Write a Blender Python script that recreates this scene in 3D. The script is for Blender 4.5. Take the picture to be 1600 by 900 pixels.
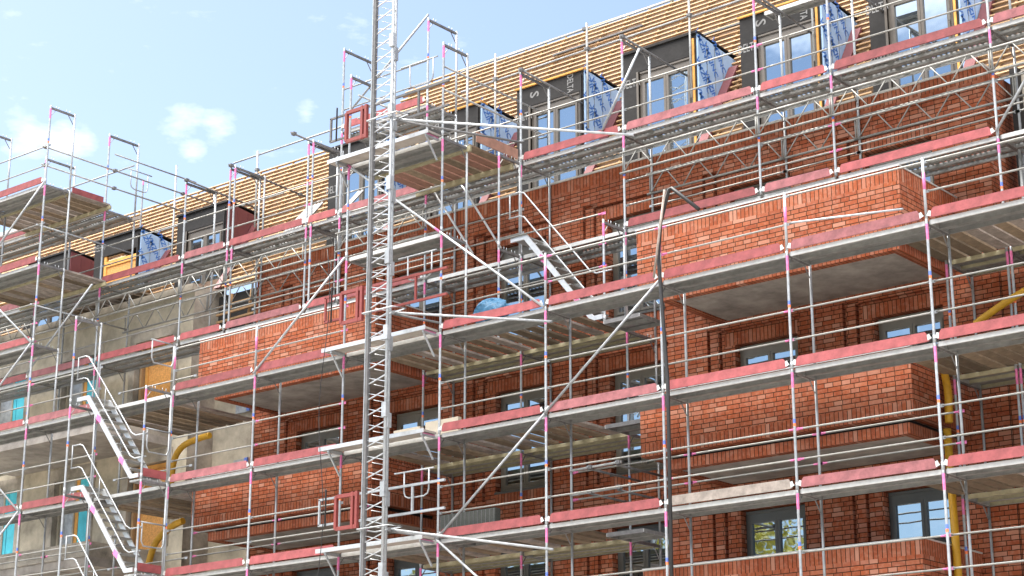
import bpy, math, random
from mathutils import Vector, Matrix
R = random.Random(7)
for o in list(bpy.data.objects): bpy.data.objects.remove(o)
SC = bpy.context.scene
COL = SC.collection

# ------------------------------------------------------------------ camera
cd = bpy.data.cameras.new("camera"); cam = bpy.data.objects.new("camera", cd); COL.objects.link(cam)
CP = Vector((13.0589, -26.1194, -9.8733)); YAW, PIT, ROL = -0.69015559, 0.29526255, 0.00039156
fw = Vector((math.sin(YAW)*math.cos(PIT), math.cos(YAW)*math.cos(PIT), math.sin(PIT)))
rt = Vector((math.cos(YAW), -math.sin(YAW), 0)); up = rt.cross(fw)
r2 = rt*math.cos(ROL)+up*math.sin(ROL); u2 = -rt*math.sin(ROL)+up*math.cos(ROL)
M3 = Matrix((r2, u2, -fw)).transposed()
cam.matrix_world = Matrix.Translation(CP) @ M3.to_4x4()
cd.sensor_width = 36; cd.lens = 36*2969.23/1600; cd.clip_start = 0.1; cd.clip_end = 6000
SC.camera = cam

# ------------------------------------------------------------------ world, sun, exposure
SUN_EL, SUN_AZ = math.radians(57), math.radians(-86)      # sun far to the left, slightly behind the building; azimuth from +Y towards +X
SC.view_settings.view_transform = 'Standard'; SC.view_settings.look = 'None'
SC.view_settings.exposure = 1.1; SC.view_settings.gamma = 1
w = bpy.data.worlds.new("World"); SC.world = w; w.use_nodes = True
nt = w.node_tree; nt.nodes.clear(); N = nt.nodes.new; L = nt.links.new
out = N("ShaderNodeOutputWorld"); bg = N("ShaderNodeBackground"); sky = N("ShaderNodeTexSky")
sky.sky_type = 'NISHITA'; sky.sun_disc = False; sky.sun_elevation = SUN_EL; sky.sun_rotation = SUN_AZ
sky.air_density = 1.0; sky.dust_density = 1.2; sky.ozone_density = 0.7
bg.inputs[1].default_value = 0.10
tc = N("ShaderNodeTexCoord"); mp = N("ShaderNodeMapping"); mp.inputs['Scale'].default_value = (1, 1, 2.6)
nz = N("ShaderNodeTexNoise"); nz.inputs['Scale'].default_value = 26; nz.inputs['Detail'].default_value = 7; nz.inputs['Roughness'].default_value = .62
L(tc.outputs['Generated'], mp.inputs[0]); L(mp.outputs[0], nz.inputs[0])
def wdir(px, py):
    d = r2*((px-800)/2969.23)-u2*((py-450)/2969.23)+fw
    return d.normalized()
acc = None
for (px, py, rad) in [(285, 190, .016), (340, 198, .013), (45, 210, .017), (105, 218, .016), (300, 232, .010), (478, 178, .009), (135, 214, .010)]:
    dt = N("ShaderNodeVectorMath"); dt.operation = 'DISTANCE'
    L(tc.outputs['Generated'], dt.inputs[0]); dt.inputs[1].default_value = wdir(px, py)
    mr = N("ShaderNodeMapRange"); mr.inputs['From Min'].default_value = 0; mr.inputs['From Max'].default_value = rad
    mr.inputs['To Min'].default_value = 1; mr.inputs['To Max'].default_value = 0
    L(dt.outputs['Value'], mr.inputs['Value'])
    if acc is None: acc = mr.outputs[0]
    else:
        mx = N("ShaderNodeMath"); mx.operation = 'MAXIMUM'; L(acc, mx.inputs[0]); L(mr.outputs[0], mx.inputs[1]); acc = mx.outputs[0]
# unseen bright clouds added behind the camera as fill light on the facade
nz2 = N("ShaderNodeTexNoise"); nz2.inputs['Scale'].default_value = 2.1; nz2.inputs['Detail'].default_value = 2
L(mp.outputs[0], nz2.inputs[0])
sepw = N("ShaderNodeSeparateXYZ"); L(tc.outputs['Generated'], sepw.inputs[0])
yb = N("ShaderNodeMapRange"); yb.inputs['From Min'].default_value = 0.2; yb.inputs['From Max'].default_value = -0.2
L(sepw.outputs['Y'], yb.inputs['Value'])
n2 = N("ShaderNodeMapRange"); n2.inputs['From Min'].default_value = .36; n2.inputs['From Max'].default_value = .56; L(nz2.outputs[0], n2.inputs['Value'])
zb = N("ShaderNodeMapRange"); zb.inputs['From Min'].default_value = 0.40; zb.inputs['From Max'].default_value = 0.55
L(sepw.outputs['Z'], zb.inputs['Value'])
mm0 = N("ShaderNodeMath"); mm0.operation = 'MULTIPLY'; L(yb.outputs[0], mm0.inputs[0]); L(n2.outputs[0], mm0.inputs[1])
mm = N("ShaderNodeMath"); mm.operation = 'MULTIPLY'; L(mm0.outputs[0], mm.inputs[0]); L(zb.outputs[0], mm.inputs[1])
sq = N("ShaderNodeMath"); sq.operation = 'POWER'; L(acc, sq.inputs[0]); sq.inputs[1].default_value = .6
ad0 = N("ShaderNodeMath"); ad0.operation = 'MULTIPLY_ADD'; L(sq.outputs[0], ad0.inputs[0]); ad0.inputs[1].default_value = .36; L(nz.outputs[0], ad0.inputs[2])
ml = N("ShaderNodeMapRange"); ml.inputs['From Min'].default_value = .62; ml.inputs['From Max'].default_value = .98; ml.inputs['To Max'].default_value = .5; L(ad0.outputs[0], ml.inputs['Value'])
cmx = N("ShaderNodeMix"); cmx.data_type = 'RGBA'
L(ml.outputs[0], cmx.inputs['Factor']); L(sky.outputs[0], cmx.inputs['A']); cmx.inputs['B'].default_value = (9.0, 9.1, 9.3, 1)
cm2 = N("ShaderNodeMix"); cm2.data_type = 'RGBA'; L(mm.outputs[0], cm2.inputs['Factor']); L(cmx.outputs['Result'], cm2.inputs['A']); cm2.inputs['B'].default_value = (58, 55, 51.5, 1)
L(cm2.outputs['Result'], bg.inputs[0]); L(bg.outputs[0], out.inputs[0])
sd = bpy.data.lights.new("sun", 'SUN'); sd.energy = 2.4; sd.angle = math.radians(.5); sd.color = (1, .95, .87)
so = bpy.data.objects.new("sun", sd); COL.objects.link(so)
sdir = Vector((math.sin(SUN_AZ)*math.cos(SUN_EL), math.cos(SUN_AZ)*math.cos(SUN_EL), math.sin(SUN_EL)))
so.rotation_euler = sdir.to_track_quat('Z', 'Y').to_euler()

# ------------------------------------------------------------------ materials
MATS = {}
def newmat(name):
    m = bpy.data.materials.new(name); m.use_nodes = True; MATS[name] = m
    b = m.node_tree.nodes['Principled BSDF']
    return m, m.node_tree, b
def simple(name, col, rough=.6, metal=0, var=.15, scale=6, bump=.0, rnd=.1, bscale=None, spec=.5):
    m, t, b = newmat(name); N = t.nodes.new; L = t.links.new
    tc = N("ShaderNodeTexCoord"); nz = N("ShaderNodeTexNoise"); nz.inputs['Scale'].default_value = scale; nz.inputs['Detail'].default_value = 6; nz.inputs['Roughness'].default_value = .65
    L(tc.outputs['Object'], nz.inputs[0])
    oi = N("ShaderNodeObjectInfo")
    mr = N("ShaderNodeMapRange"); mr.inputs['From Min'].default_value = .3; mr.inputs['From Max'].default_value = .7
    mr.inputs['To Min'].default_value = 1-var; mr.inputs['To Max'].default_value = 1+var; L(nz.outputs[0], mr.inputs['Value'])
    mo = N("ShaderNodeMapRange"); mo.inputs['To Min'].default_value = 1-rnd; mo.inputs['To Max'].default_value = 1+rnd; L(oi.outputs['Random'], mo.inputs['Value'])
    mu = N("ShaderNodeMath"); mu.operation = 'MULTIPLY'; L(mr.outputs[0], mu.inputs[0]); L(mo.outputs[0], mu.inputs[1])
    vm = N("ShaderNodeVectorMath"); vm.operation = 'SCALE'; vm.inputs[0].default_value = col[:3]; L(mu.outputs[0], vm.inputs['Scale'])
    L(vm.outputs[0], b.inputs['Base Color'])
    b.inputs['Roughness'].default_value = rough; b.inputs['Metallic'].default_value = metal
    b.inputs['Specular IOR Level'].default_value = spec
    if bump:
        n3 = N("ShaderNodeTexNoise"); n3.inputs['Scale'].default_value = bscale or scale*5; n3.inputs['Detail'].default_value = 4; L(tc.outputs['Object'], n3.inputs[0])
        bp = N("ShaderNodeBump"); bp.inputs['Strength'].default_value = bump; bp.inputs['Distance'].default_value = .01
        L(n3.outputs[0], bp.inputs['Height']); L(bp.outputs[0], b.inputs['Normal'])
    return m
def brick(name, soldier=False):
    m, t, b = newmat(name); N = t.nodes.new; L = t.links.new
    tc = N("ShaderNodeTexCoord"); ge = N("ShaderNodeNewGeometry")
    sp = N("ShaderNodeSeparateXYZ"); L(tc.outputs['Object'], sp.inputs[0])
    sn = N("ShaderNodeSeparateXYZ"); L(ge.outputs['True Normal'], sn.inputs[0])
    ab = N("ShaderNodeMath"); ab.operation = 'ABSOLUTE'; L(sn.outputs['X'], ab.inputs[0])
    gt = N("ShaderNodeMath"); gt.operation = 'GREATER_THAN'; gt.inputs[1].default_value = .5; L(ab.outputs[0], gt.inputs[0])
    mi = N("ShaderNodeMix"); L(gt.outputs[0], mi.inputs['Factor']); L(sp.outputs['X'], mi.inputs['A']); L(sp.outputs['Y'], mi.inputs['B'])
    u = mi.outputs['Result']; cb = N("ShaderNodeCombineXYZ")
    zo = N("ShaderNodeMath"); zo.operation = 'ADD'; zo.inputs[1].default_value = 50.0; L(sp.outputs['Z'], zo.inputs[0])
    uo = N("ShaderNodeMath"); uo.operation = 'ADD'; uo.inputs[1].default_value = 50.0; L(u, uo.inputs[0])
    bt = N("ShaderNodeTexBrick")
    if soldier:
        L(zo.outputs[0], cb.inputs['X']); L(uo.outputs[0], cb.inputs['Y']); bt.offset = 0; bt.inputs['Brick Width'].default_value = 4.0
        bt.inputs['Row Height'].default_value = .0835; bt.squash = 1
    else:
        L(uo.outputs[0], cb.inputs['X']); L(zo.outputs[0], cb.inputs['Y']); bt.offset = .5; bt.offset_frequency = 2
        bt.squash = .66; bt.squash_frequency = 2
        bt.inputs['Brick Width'].default_value = .25; bt.inputs['Row Height'].default_value = .0835
    bt.inputs['Scale'].default_value = 1; bt.inputs['Mortar Size'].default_value = .0065; bt.inputs['Mortar Smooth'].default_value = .1; bt.inputs['Bias'].default_value = 0
    bt.inputs['Color1'].default_value = (0, 0, 0, 1); bt.inputs['Color2'].default_value = (1, 1, 1, 1); bt.inputs['Mortar'].default_value = (.5, .5, .5, 1)
    L(cb.outputs[0], bt.inputs['Vector'])
    cr = N("ShaderNodeValToRGB"); e = cr.color_ramp.elements
    e[0].position = 0; e[0].color = (.27, .068, .032, 1); e[1].position = 1; e[1].color = (.43, .205, .14, 1)
    for p, c in [(.2, (.33, .088, .037, 1)), (.4, (.28, .074, .036, 1)), (.6, (.37, .122, .064, 1)), (.8, (.31, .090, .047, 1))]:
        k = e.new(p); k.color = c
    L(bt.outputs['Color'], cr.inputs[0])
    nz = N("ShaderNodeTexNoise"); nz.inputs['Scale'].default_value = 14; nz.inputs['Detail'].default_value = 6; L(tc.outputs['Object'], nz.inputs[0])
    nb = N("ShaderNodeTexNoise"); nb.inputs['Scale'].default_value = .9; nb.inputs['Detail'].default_value = 3; L(tc.outputs['Object'], nb.inputs[0])
    # pale bloom on the brick faces
    mr = N("ShaderNodeMapRange"); mr.inputs['From Min'].default_value = .48; mr.inputs['From Max'].default_value = .75; mr.inputs['To Max'].default_value = .42; L(nz.outputs[0], mr.inputs['Value'])
    m1 = N("ShaderNodeMix"); m1.data_type = 'RGBA'; L(mr.outputs[0], m1.inputs['Factor']); L(cr.outputs[0], m1.inputs['A']); m1.inputs['B'].default_value = (.48, .25, .175, 1)
    br = N("ShaderNodeMapRange"); br.inputs['From Min'].default_value = .3; br.inputs['From Max'].default_value = .7; br.inputs['To Min'].default_value = .82; br.inputs['To Max'].default_value = 1.15; L(nb.outputs[0], br.inputs['Value'])
    # broad lime bloom and mortar dust
    nl = N("ShaderNodeTexNoise"); nl.inputs['Scale'].default_value = 2.3; nl.inputs['Detail'].default_value = 9; nl.inputs['Roughness'].default_value = .75; L(tc.outputs['Object'], nl.inputs[0])
    ml_ = N("ShaderNodeMapRange"); ml_.inputs['From Min'].default_value = .52; ml_.inputs['From Max'].default_value = .72; ml_.inputs['To Max'].default_value = .38; L(nl.outputs[0], ml_.inputs['Value'])
    m3 = N("ShaderNodeMix"); m3.data_type = 'RGBA'; L(ml_.outputs[0], m3.inputs['Factor']); L(m1.outputs['Result'], m3.inputs['A']); m3.inputs['B'].default_value = (.47, .29, .22, 1)
    vm = N("ShaderNodeVectorMath"); vm.operation = 'SCALE'; L(m3.outputs['Result'], vm.inputs[0]); L(br.outputs[0], vm.inputs['Scale'])
    m2 = N("ShaderNodeMix"); m2.data_type = 'RGBA'; L(bt.outputs['Fac'], m2.inputs['Factor']); L(vm.outputs[0], m2.inputs['A']); m2.inputs['B'].default_value = (.045, .022, .012, 1)
    L(m2.outputs['Result'], b.inputs['Base Color'])
    b.inputs['Roughness'].default_value = .9; b.inputs['Specular IOR Level'].default_value = .15
    iv = N("ShaderNodeMath"); iv.operation = 'SUBTRACT'; iv.inputs[0].default_value = 1; L(bt.outputs['Fac'], iv.inputs[1])
    ad = N("ShaderNodeMath"); ad.operation = 'MULTIPLY_ADD'; L(nz.outputs[0], ad.inputs[0]); ad.inputs[1].default_value = .35; L(iv.outputs[0], ad.inputs[2])
    ad2 = N("ShaderNodeMath"); ad2.operation = 'MULTIPLY_ADD'; L(bt.outputs['Color'], ad2.inputs[0]); ad2.inputs[1].default_value = .5; L(ad.outputs[0], ad2.inputs[2])
    bp = N("ShaderNodeBump"); bp.inputs['Strength'].default_value = 1; bp.inputs['Distance'].default_value = .014
    L(ad2.outputs[0], bp.inputs['Height']); L(bp.outputs[0], b.inputs['Normal'])
    return m
BR = brick('brick'); BS = brick('brick_upright', True)
GALV = simple('galvanised', (.37, .395, .42), .48, .4, .2, 9, .15, .16)
RAIL = simple('rail_steel', (.25, .25, .238), .5, .5, .2, 9, .15, .15)
FRAMC = simple('brown_window_frame', (.12, .105, .09), .4, .2, .08, 5)
GALVD = simple('galvanised_dull', (.33, .34, .34), .55, .4, .25, 7, .2, .15)
ALU = simple('aluminium', (.60, .62, .64), .35, .5, .12, 10, .1, .06)
PINK = simple('pink_paint', (.66, .17, .38), .6, 0, .2, 20)
ORAN = simple('orange_paint', (.85, .22, .08), .6, 0, .15, 20)
BLUP = simple('blue_paint', (.10, .18, .55), .6, 0, .15, 20)
REDB = simple('red_board', (.27, .065, .07), .7, 0, .30, 5, .35, .22, 60)
REDW = simple('weathered_red', (.28, .10, .11), .75, 0, .35, 5, .35, .15, 60)
GREYW = simple('weathered_wood', (.27, .235, .21), .85, 0, .35, 6, .4, .15, 60)
PLANK = simple('plank_wood', (.19, .145, .098), .85, 0, .35, 4, .3, .4, 50)
YEDGE = simple('yellowish_steel', (.34, .31, .20), .7, .1, .25, 6, .2, .15)
WEDGE = simple('pale_steel', (.55, .56, .555), .5, .25, .15, 7, .1, .08)
DSTEEL = simple('dark_steel', (.16, .16, .165), .6, .3, .25, 8, .2, .15)
LATH = simple('lath_wood', (.42, .265, .135), .75, 0, .22, 3, .25, .1, 40)
UNDER = simple('underlay', (.085, .045, .022), .8, 0, .25, 2, .1)
TIMB = simple('timber', (.72, .36, .09), .75, 0, .25, 4, .2)
OSB = simple('osb_board', (.66, .33, .10), .8, 0, .28, 22, .2, .05)
FOIL = simple('black_foil', (.018, .017, .017), .6, 0, .3, 4, .6, .1, 9, .25)
FRAME = simple('window_frame', (.18, .165, .14), .4, .2, .08, 5)
FRAMD = simple('dark_window_frame', (.09, .093, .09), .4, .2, .08, 5)
CONC = simple('concrete', (.34, .31, .265), .9, 0, .5, 1.7, .3, .05, 40)
CONCS = simple('smooth_concrete', (.32, .295, .27), .9, 0, .38, 1.8, .15, .05, 30)
PLAST = simple('plaster', (.42, .38, .30), .9, 0, .42, 1.3, .25, .05, 30)
MARO = simple('maroon_metal', (.17, .055, .06), .45, .3, .08, 3)
ORGATE = simple('red_gate', (.22, .045, .04), .55, .1, .15, 9, .1)
YTUBE = simple('yellow_hose', (.50, .27, .015), .55, 0, .18, 9, .1)
BAG = simple('blue_bag', (.045, .16, .29), .45, 0, .25, 9, .5, 0, 16)
RUBB = simple('black_rubber', (.02, .02, .022), .5, 0, .2, 6)
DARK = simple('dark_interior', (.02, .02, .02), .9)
CREAM = simple('cream_board', (.78, .68, .54), .8, 0, .08, 5, .1)
INK = simple('blue_print', (.03, .14, .48), .6, 0, .05)
INKW = simple('white_print', (.20, .20, .20), .6, 0, .15, 10)
MEMB = simple('pale_blue_membrane', (.33, .48, .70), .5, 0, .12, 3, .3, .04, 14)
FILM = simple('clear_film', (.34, .37, .40), .25, 0, .3, 7, .8, .05, 10)
FILMB = simple('brown_film', (.33, .20, .15), .3, 0, .3, 7, .8, .05, 10)
CYAN = simple('cyan_foam', (.08, .55, .70), .7, 0, .15, 5)
BITU = simple('dark_mesh', (.045, .05, .045), .7, 0, .5, 40, .5, .05)
PLY = simple('brown_plywood', (.28, .15, .11), .75, 0, .25, 5, .2, .15)
ASPH = simple('asphalt', (.30, .28, .25), .9, 0, .15, .8, .2, 0, 30)
PAVE = simple('paving', (.38, .36, .33), .9, 0, .12, 2, .2, 0, 20)
LEAF = simple('leaves', (.13, .15, .02), .6, 0, .4, 2.5, 0, .2)
LEAFY = simple('yellow_leaves', (.30, .27, .02), .6, 0, .4, 2.5, 0, .2)
BARK = simple('bark', (.10, .075, .05), .9, 0, .3, 8, .5)
WARM = simple('sunlit_render', (.80, .50, .30), .9, 0, .12, 1)
# glass
def glass(name, tint, refl, dark):
    m, t, b = newmat(name); N = t.nodes.new; L = t.links.new
    g = N("ShaderNodeBsdfGlossy"); g.inputs['Color'].default_value = tint; g.inputs['Roughness'].default_value = .015
    tc = N("ShaderNodeTexCoord"); nz = N("ShaderNodeTexNoise"); nz.inputs['Scale'].default_value = 1.6; L(tc.outputs['Object'], nz.inputs[0])
    bp = N("ShaderNodeBump"); bp.inputs['Strength'].default_value = .25; bp.inputs['Distance'].default_value = .006; L(nz.outputs[0], bp.inputs['Height']); L(bp.outputs[0], g.inputs['Normal'])
    b.inputs['Base Color'].default_value = dark; b.inputs['Roughness'].default_value = .5; b.inputs['Specular IOR Level'].default_value = 0
    mx = N("ShaderNodeMixShader"); mx.inputs[0].default_value = refl
    L(b.outputs[0], mx.inputs[1]); L(g.outputs[0], mx.inputs[2]); L(mx.outputs[0], t.nodes['Material Output'].inputs[0])
    return m
GLASS = glass('glass', (.80, .92, 1, 1), .66, (.02, .022, .025, 1))
# perforated steel sheet
def perf(name, col, rough=.55, pitch=.10, hole=.30):
    m, t, b = newmat(name); N = t.nodes.new; L = t.links.new
    tc = N("ShaderNodeTexCoord"); sp = N("ShaderNodeSeparateXYZ"); L(tc.outputs['Object'], sp.inputs[0])
    def M(op, a, v=None, c=None):
        n = N("ShaderNodeMath"); n.operation = op
        for i, x in enumerate((a, v, c)):
            if x is None: continue
            if isinstance(x, (int, float)): n.inputs[i].default_value = x
            else: L(x, n.inputs[i])
        return n.outputs[0]
    def cell(s, p): return M('SUBTRACT', M('FRACT', M('MULTIPLY', M('ADD', s, 100), 1/p)), .5)
    fx = cell(sp.outputs['X'], pitch); fy = cell(sp.outputs['Y'], .085)
    d = M('ADD', M('MULTIPLY', fx, fx), M('MULTIPLY', M('MULTIPLY', fy, fy), .6))
    # holes lie in bands between solid strips along the plank
    band = M('ABSOLUTE', cell(sp.outputs['Y'], .165)); bsel = M('LESS_THAN', band, 2)
    hx = M('ABSOLUTE', M('SUBTRACT', M('FRACT', M('MULTIPLY', M('ADD', sp.outputs['X'], 100), 1/.62)), .5)); hsel = M('LESS_THAN', hx, .44)
    h = M('MULTIPLY', M('MULTIPLY', M('LESS_THAN', d, hole*hole), bsel), hsel)
    nz = N("ShaderNodeTexNoise"); nz.inputs['Scale'].default_value = 7; nz.inputs['Detail'].default_value = 5; L(tc.outputs['Object'], nz.inputs[0])
    mr = N("ShaderNodeMapRange"); mr.inputs['To Min'].default_value = .6; mr.inputs['To Max'].default_value = 1.4; L(nz.outputs[0], mr.inputs['Value'])
    vm = N("ShaderNodeVectorMath"); vm.operation = 'SCALE'; vm.inputs[0].default_value = col; L(mr.outputs[0], vm.inputs['Scale']); L(vm.outputs[0], b.inputs['Base Color'])
    b.inputs['Roughness'].default_value = rough; b.inputs['Metallic'].default_value = .35
    tr = N("ShaderNodeBsdfTransparent"); mx = N("ShaderNodeMixShader"); L(h, mx.inputs[0]); L(b.outputs[0], mx.inputs[1]); L(tr.outputs[0], mx.inputs[2])
    L(mx.outputs[0], t.nodes['Material Output'].inputs[0])
    return m
PERF = perf('perforated_sheet', (.20, .20, .19))
SHEET = simple('ribbed_sheet', (.27, .275, .27), .5, .35, .22, 5, .15, .12)

# ------------------------------------------------------------------ mesh helper
class MB:
    def __init__(s): s.v = []; s.f = []; s.m = []; s.s = []; s.mats = []
    def mi(s, m):
        if m not in s.mats: s.mats.append(m)
        return s.mats.index(m)
    def quad(s, pts, m):
        i = len(s.v); s.v += [tuple(p) for p in pts]; s.f.append(tuple(range(i, i+len(pts)))); s.m.append(s.mi(m)); s.s.append(False)
    def box(s, x0, x1, y0, y1, z0, z1, m):
        if x0 > x1: x0, x1 = x1, x0
        if y0 > y1: y0, y1 = y1, y0
        if z0 > z1: z0, z1 = z1, z0
        i = len(s.v)
        s.v += [(x0, y0, z0), (x1, y0, z0), (x1, y1, z0), (x0, y1, z0), (x0, y0, z1), (x1, y0, z1), (x1, y1, z1), (x0, y1, z1)]
        for f in ((0, 3, 2, 1), (4, 5, 6, 7), (0, 1, 5, 4), (1, 2, 6, 5), (2, 3, 7, 6), (3, 0, 4, 7)):
            s.f.append(tuple(i+k for k in f)); s.m.append(s.mi(m)); s.s.append(False)
        return s
    def bar(s, a, b, w, h, m, upv=(0, 0, 1)):
        a = Vector(a); b = Vector(b); d = (b-a).normalized(); u = Vector(upv)
        if abs(d.dot(u)) > .98: u = Vector((0, 1, 0))
        x = d.cross(u).normalized(); y = x.cross(d).normalized(); i = len(s.v)
        for p in (a, b):
            for sx, sy in ((-1, -1), (1, -1), (1, 1), (-1, 1)): s.v.append(tuple(p+x*sx*w/2+y*sy*h/2))
        for f in ((0, 1, 2, 3), (7, 6, 5, 4), (0, 4, 5, 1), (1, 5, 6, 2), (2, 6, 7, 3), (3, 7, 4, 0)):
            s.f.append(tuple(i+k for k in f)); s.m.append(s.mi(m)); s.s.append(False)
        return s
    def tube(s, pts, r, m, n=8, ms=None, cap=True):
        pts = [Vector(p) for p in pts]; rs = r if isinstance(r, (list, tuple)) else [r]*len(pts)
        i0 = len(s.v); prev = None
        for k, p in enumerate(pts):
            d = (pts[min(k+1, len(pts)-1)]-pts[max(k-1, 0)]).normalized()
            if prev is None:
                u = Vector((0, 0, 1)) if abs(d.z) < .9 else Vector((1, 0, 0))
                x = d.cross(u).normalized()
            else:
                x = (prev-d*prev.dot(d)).normalized()
            prev = x; y = d.cross(x)
            for j in range(n):
                a = 2*math.pi*j/n; s.v.append(tuple(p+(x*math.cos(a)+y*math.sin(a))*rs[k]))
        for k in range(len(pts)-1):
            mm = s.mi(ms[k] if ms else m)
            for j in range(n):
                s.f.append((i0+k*n+j, i0+k*n+(j+1) % n, i0+(k+1)*n+(j+1) % n, i0+(k+1)*n+j)); s.m.append(mm); s.s.append(True)
        if cap:
            mm = s.mi(m)
            s.f.append(tuple(i0+j for j in range(n))[::-1]); s.m.append(mm); s.s.append(False)
            s.f.append(tuple(i0+(len(pts)-1)*n+j for j in range(n))); s.m.append(mm); s.s.append(False)
        return s
    def prism(s, poly, axis, a, b, m):      # poly in the other two axes
        def P(u, v, t):
            return (t, u, v) if axis == 'X' else ((u, t, v) if axis == 'Y' else (u, v, t))
        n = len(poly); i = len(s.v)
        s.v += [P(u, v, a) for u, v in poly]+[P(u, v, b) for u, v in poly]
        mm = s.mi(m)
        s.f.append(tuple(i+k for k in range(n))); s.f.append(tuple(i+n+k for k in reversed(range(n)))); s.m += [mm, mm]; s.s += [False]*2
        for k in range(n): s.f.append((i+k, i+n+k, i+n+(k+1) % n, i+(k+1) % n)); s.m.append(mm); s.s.append(False)
        return s
    def mesh(s, name):
        me = bpy.data.meshes.new(name); me.from_pydata(s.v, [], s.f)
        for m in s.mats: me.materials.append(m)
        me.polygons.foreach_set('material_index', s.m); me.polygons.foreach_set('use_smooth', s.s)
        me.update(); return me
    def build(s, name, parent=None, loc=None):
        o = bpy.data.objects.new(name, s.mesh(name)); COL.objects.link(o)
        if parent: o.parent = parent
        if loc: o.location = loc
        return o
def tag(o, label=None, cat=None, group=None, kind=None):
    if label: o['label'] = label
    if cat: o['category'] = cat
    if group: o['group'] = group
    if kind: o['kind'] = kind
    return o
def thing(name, loc, label, cat, group=None):
    o = bpy.data.objects.new(name, None); COL.objects.link(o); o.location = loc; o.empty_display_size = .2
    return tag(o, label, cat, group)
def copy_tree(o, loc, label, group=None):
    c = o.copy(); COL.objects.link(c); c.location = loc; c['label'] = label
    if group: c['group'] = group
    for ch in o.children:
        d = ch.copy(); COL.objects.link(d); d.parent = c
        for g in ch.children:
            e = g.copy(); COL.objects.link(e); e.parent = d
    return c
class Kit:                                   # first call keeps the prototype, later calls copy it
    def __init__(s): s.p = {}
    def put(s, key, make, loc, label, group):
        if key not in s.p:
            o = make(); s.p[key] = o; o.location = loc; o['label'] = label; o['group'] = group; return o
        return copy_tree(s.p[key], loc, label, group)
K = Kit()

GZ = -11.47
# ------------------------------------------------------------------ ground
g = MB(); g.quad([(-1500, -1500, GZ), (1500, -1500, GZ), (1500, 1500, GZ), (-1500, 1500, GZ)], ASPH)
tag(g.build('ground'), kind='structure')
g = MB(); g.box(-60, 30, -3.5, 3.0, GZ+.004, GZ+.12, PAVE); tag(g.build('pavement'), kind='structure')
g = MB(); g.box(-60, 30, -16.5, -13.5, GZ+.004, GZ+.12, PAVE); tag(g.build('far_pavement'), kind='structure')

# ------------------------------------------------------------------ building
W = 3.1; WT = 3.68; XL, XR = -18.85, 6.0
B = thing('apartment_building', (0, 0, 0), 'red brick apartment block under construction wrapped in scaffolding', 'building')
def rp(Y): return 5.65+1.65*(Y-5.05)
def ry(z): return 5.05+(z-5.65)/1.65
def grid_wall(name, x0, x1, z0, z1, rects, y_front, mat_default, parent, back):
    """rects: (x0,x1,z0,z1,depth or None,material) later ones win; builds one mesh with real recesses"""
    xs = sorted({round(a, 4) for r in rects for a in r[:2] if x0 < a < x1} | {x0, x1})
    zs = sorted({round(a, 4) for r in rects for a in r[2:4] if z0 < a < z1} | {z0, z1})
    D = {}
    for i in range(len(xs)-1):
        for j in range(len(zs)-1):
            cx = (xs[i]+xs[i+1])/2; cz = (zs[j]+zs[j+1])/2; d, m = 0.0, mat_default
            for r in rects:
                if r[0] < cx < r[1] and r[2] < cz < r[3]:
                    d = r[4] if r[4] is not None else d
                    m = r[5] or m
            D[i, j] = (d, m)
    b = MB()
    nx, nz_ = len(xs)-1, len(zs)-1
    for (i, j), (d, m) in D.items():
        y = y_front+d
        if d < 9: b.quad([(xs[i], y, zs[j]), (xs[i+1], y, zs[j]), (xs[i+1], y, zs[j+1]), (xs[i], y, zs[j+1])], m)
        for di, dj in ((1, 0), (0, 1)):
            a, c = i+di, j+dj
            d2, m2 = D.get((a, c), (d, m))
            if d2 == d: continue
            ya, yb_ = y_front+min(d, back), y_front+min(d2, back)
            mm = m if d < d2 else m2
            if di:
                q = [(xs[a], ya, zs[j]), (xs[a], yb_, zs[j]), (xs[a], yb_, zs[j+1]), (xs[a], ya, zs[j+1])]
                b.quad(q if d < d2 else q[::-1], mm)
            else:
                q = [(xs[i], ya, zs[c]), (xs[i+1], ya, zs[c]), (xs[i+1], yb_, zs[c]), (xs[i], yb_, zs[c])]
                b.quad(q if d < d2 else q[::-1], mm)
    return b
LZ = [2.62, -.52, -3.65, -6.78]                       # lintel heights
WJ = [-2.71-2.93*k for k in range(6)]                 # left jambs
rects = []
for j, lz in enumerate(LZ):
    for k, x in enumerate(WJ):
        wide = 1.36; sill = lz-2.1
        rects.append((x-.62, x-.55, sill-.15, lz+.36, .09, None)); rects.append((x-.35, x-.28, sill-.15, lz+.31, .09, None))
        rects.append((x-.28, x+wide+.06, lz+.25, lz+.33, .09, None)); rects.append((x-.62, x-.28, lz+.33, lz+.39, .07, None))
        rects.append((x-.22, x+wide, lz, lz+.25, 0.0, BS))
        rects.append((x, x+wide, sill-.25, sill, 0.0, BS))
        rects.append((x, x+wide, sill, lz, 10, None))
rects.append((XL, -.27, WT-.25, WT, 0.0, BS))
b = grid_wall('wall', XL, -.27, -11.4, WT, rects, W, BR, B, .24)
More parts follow.
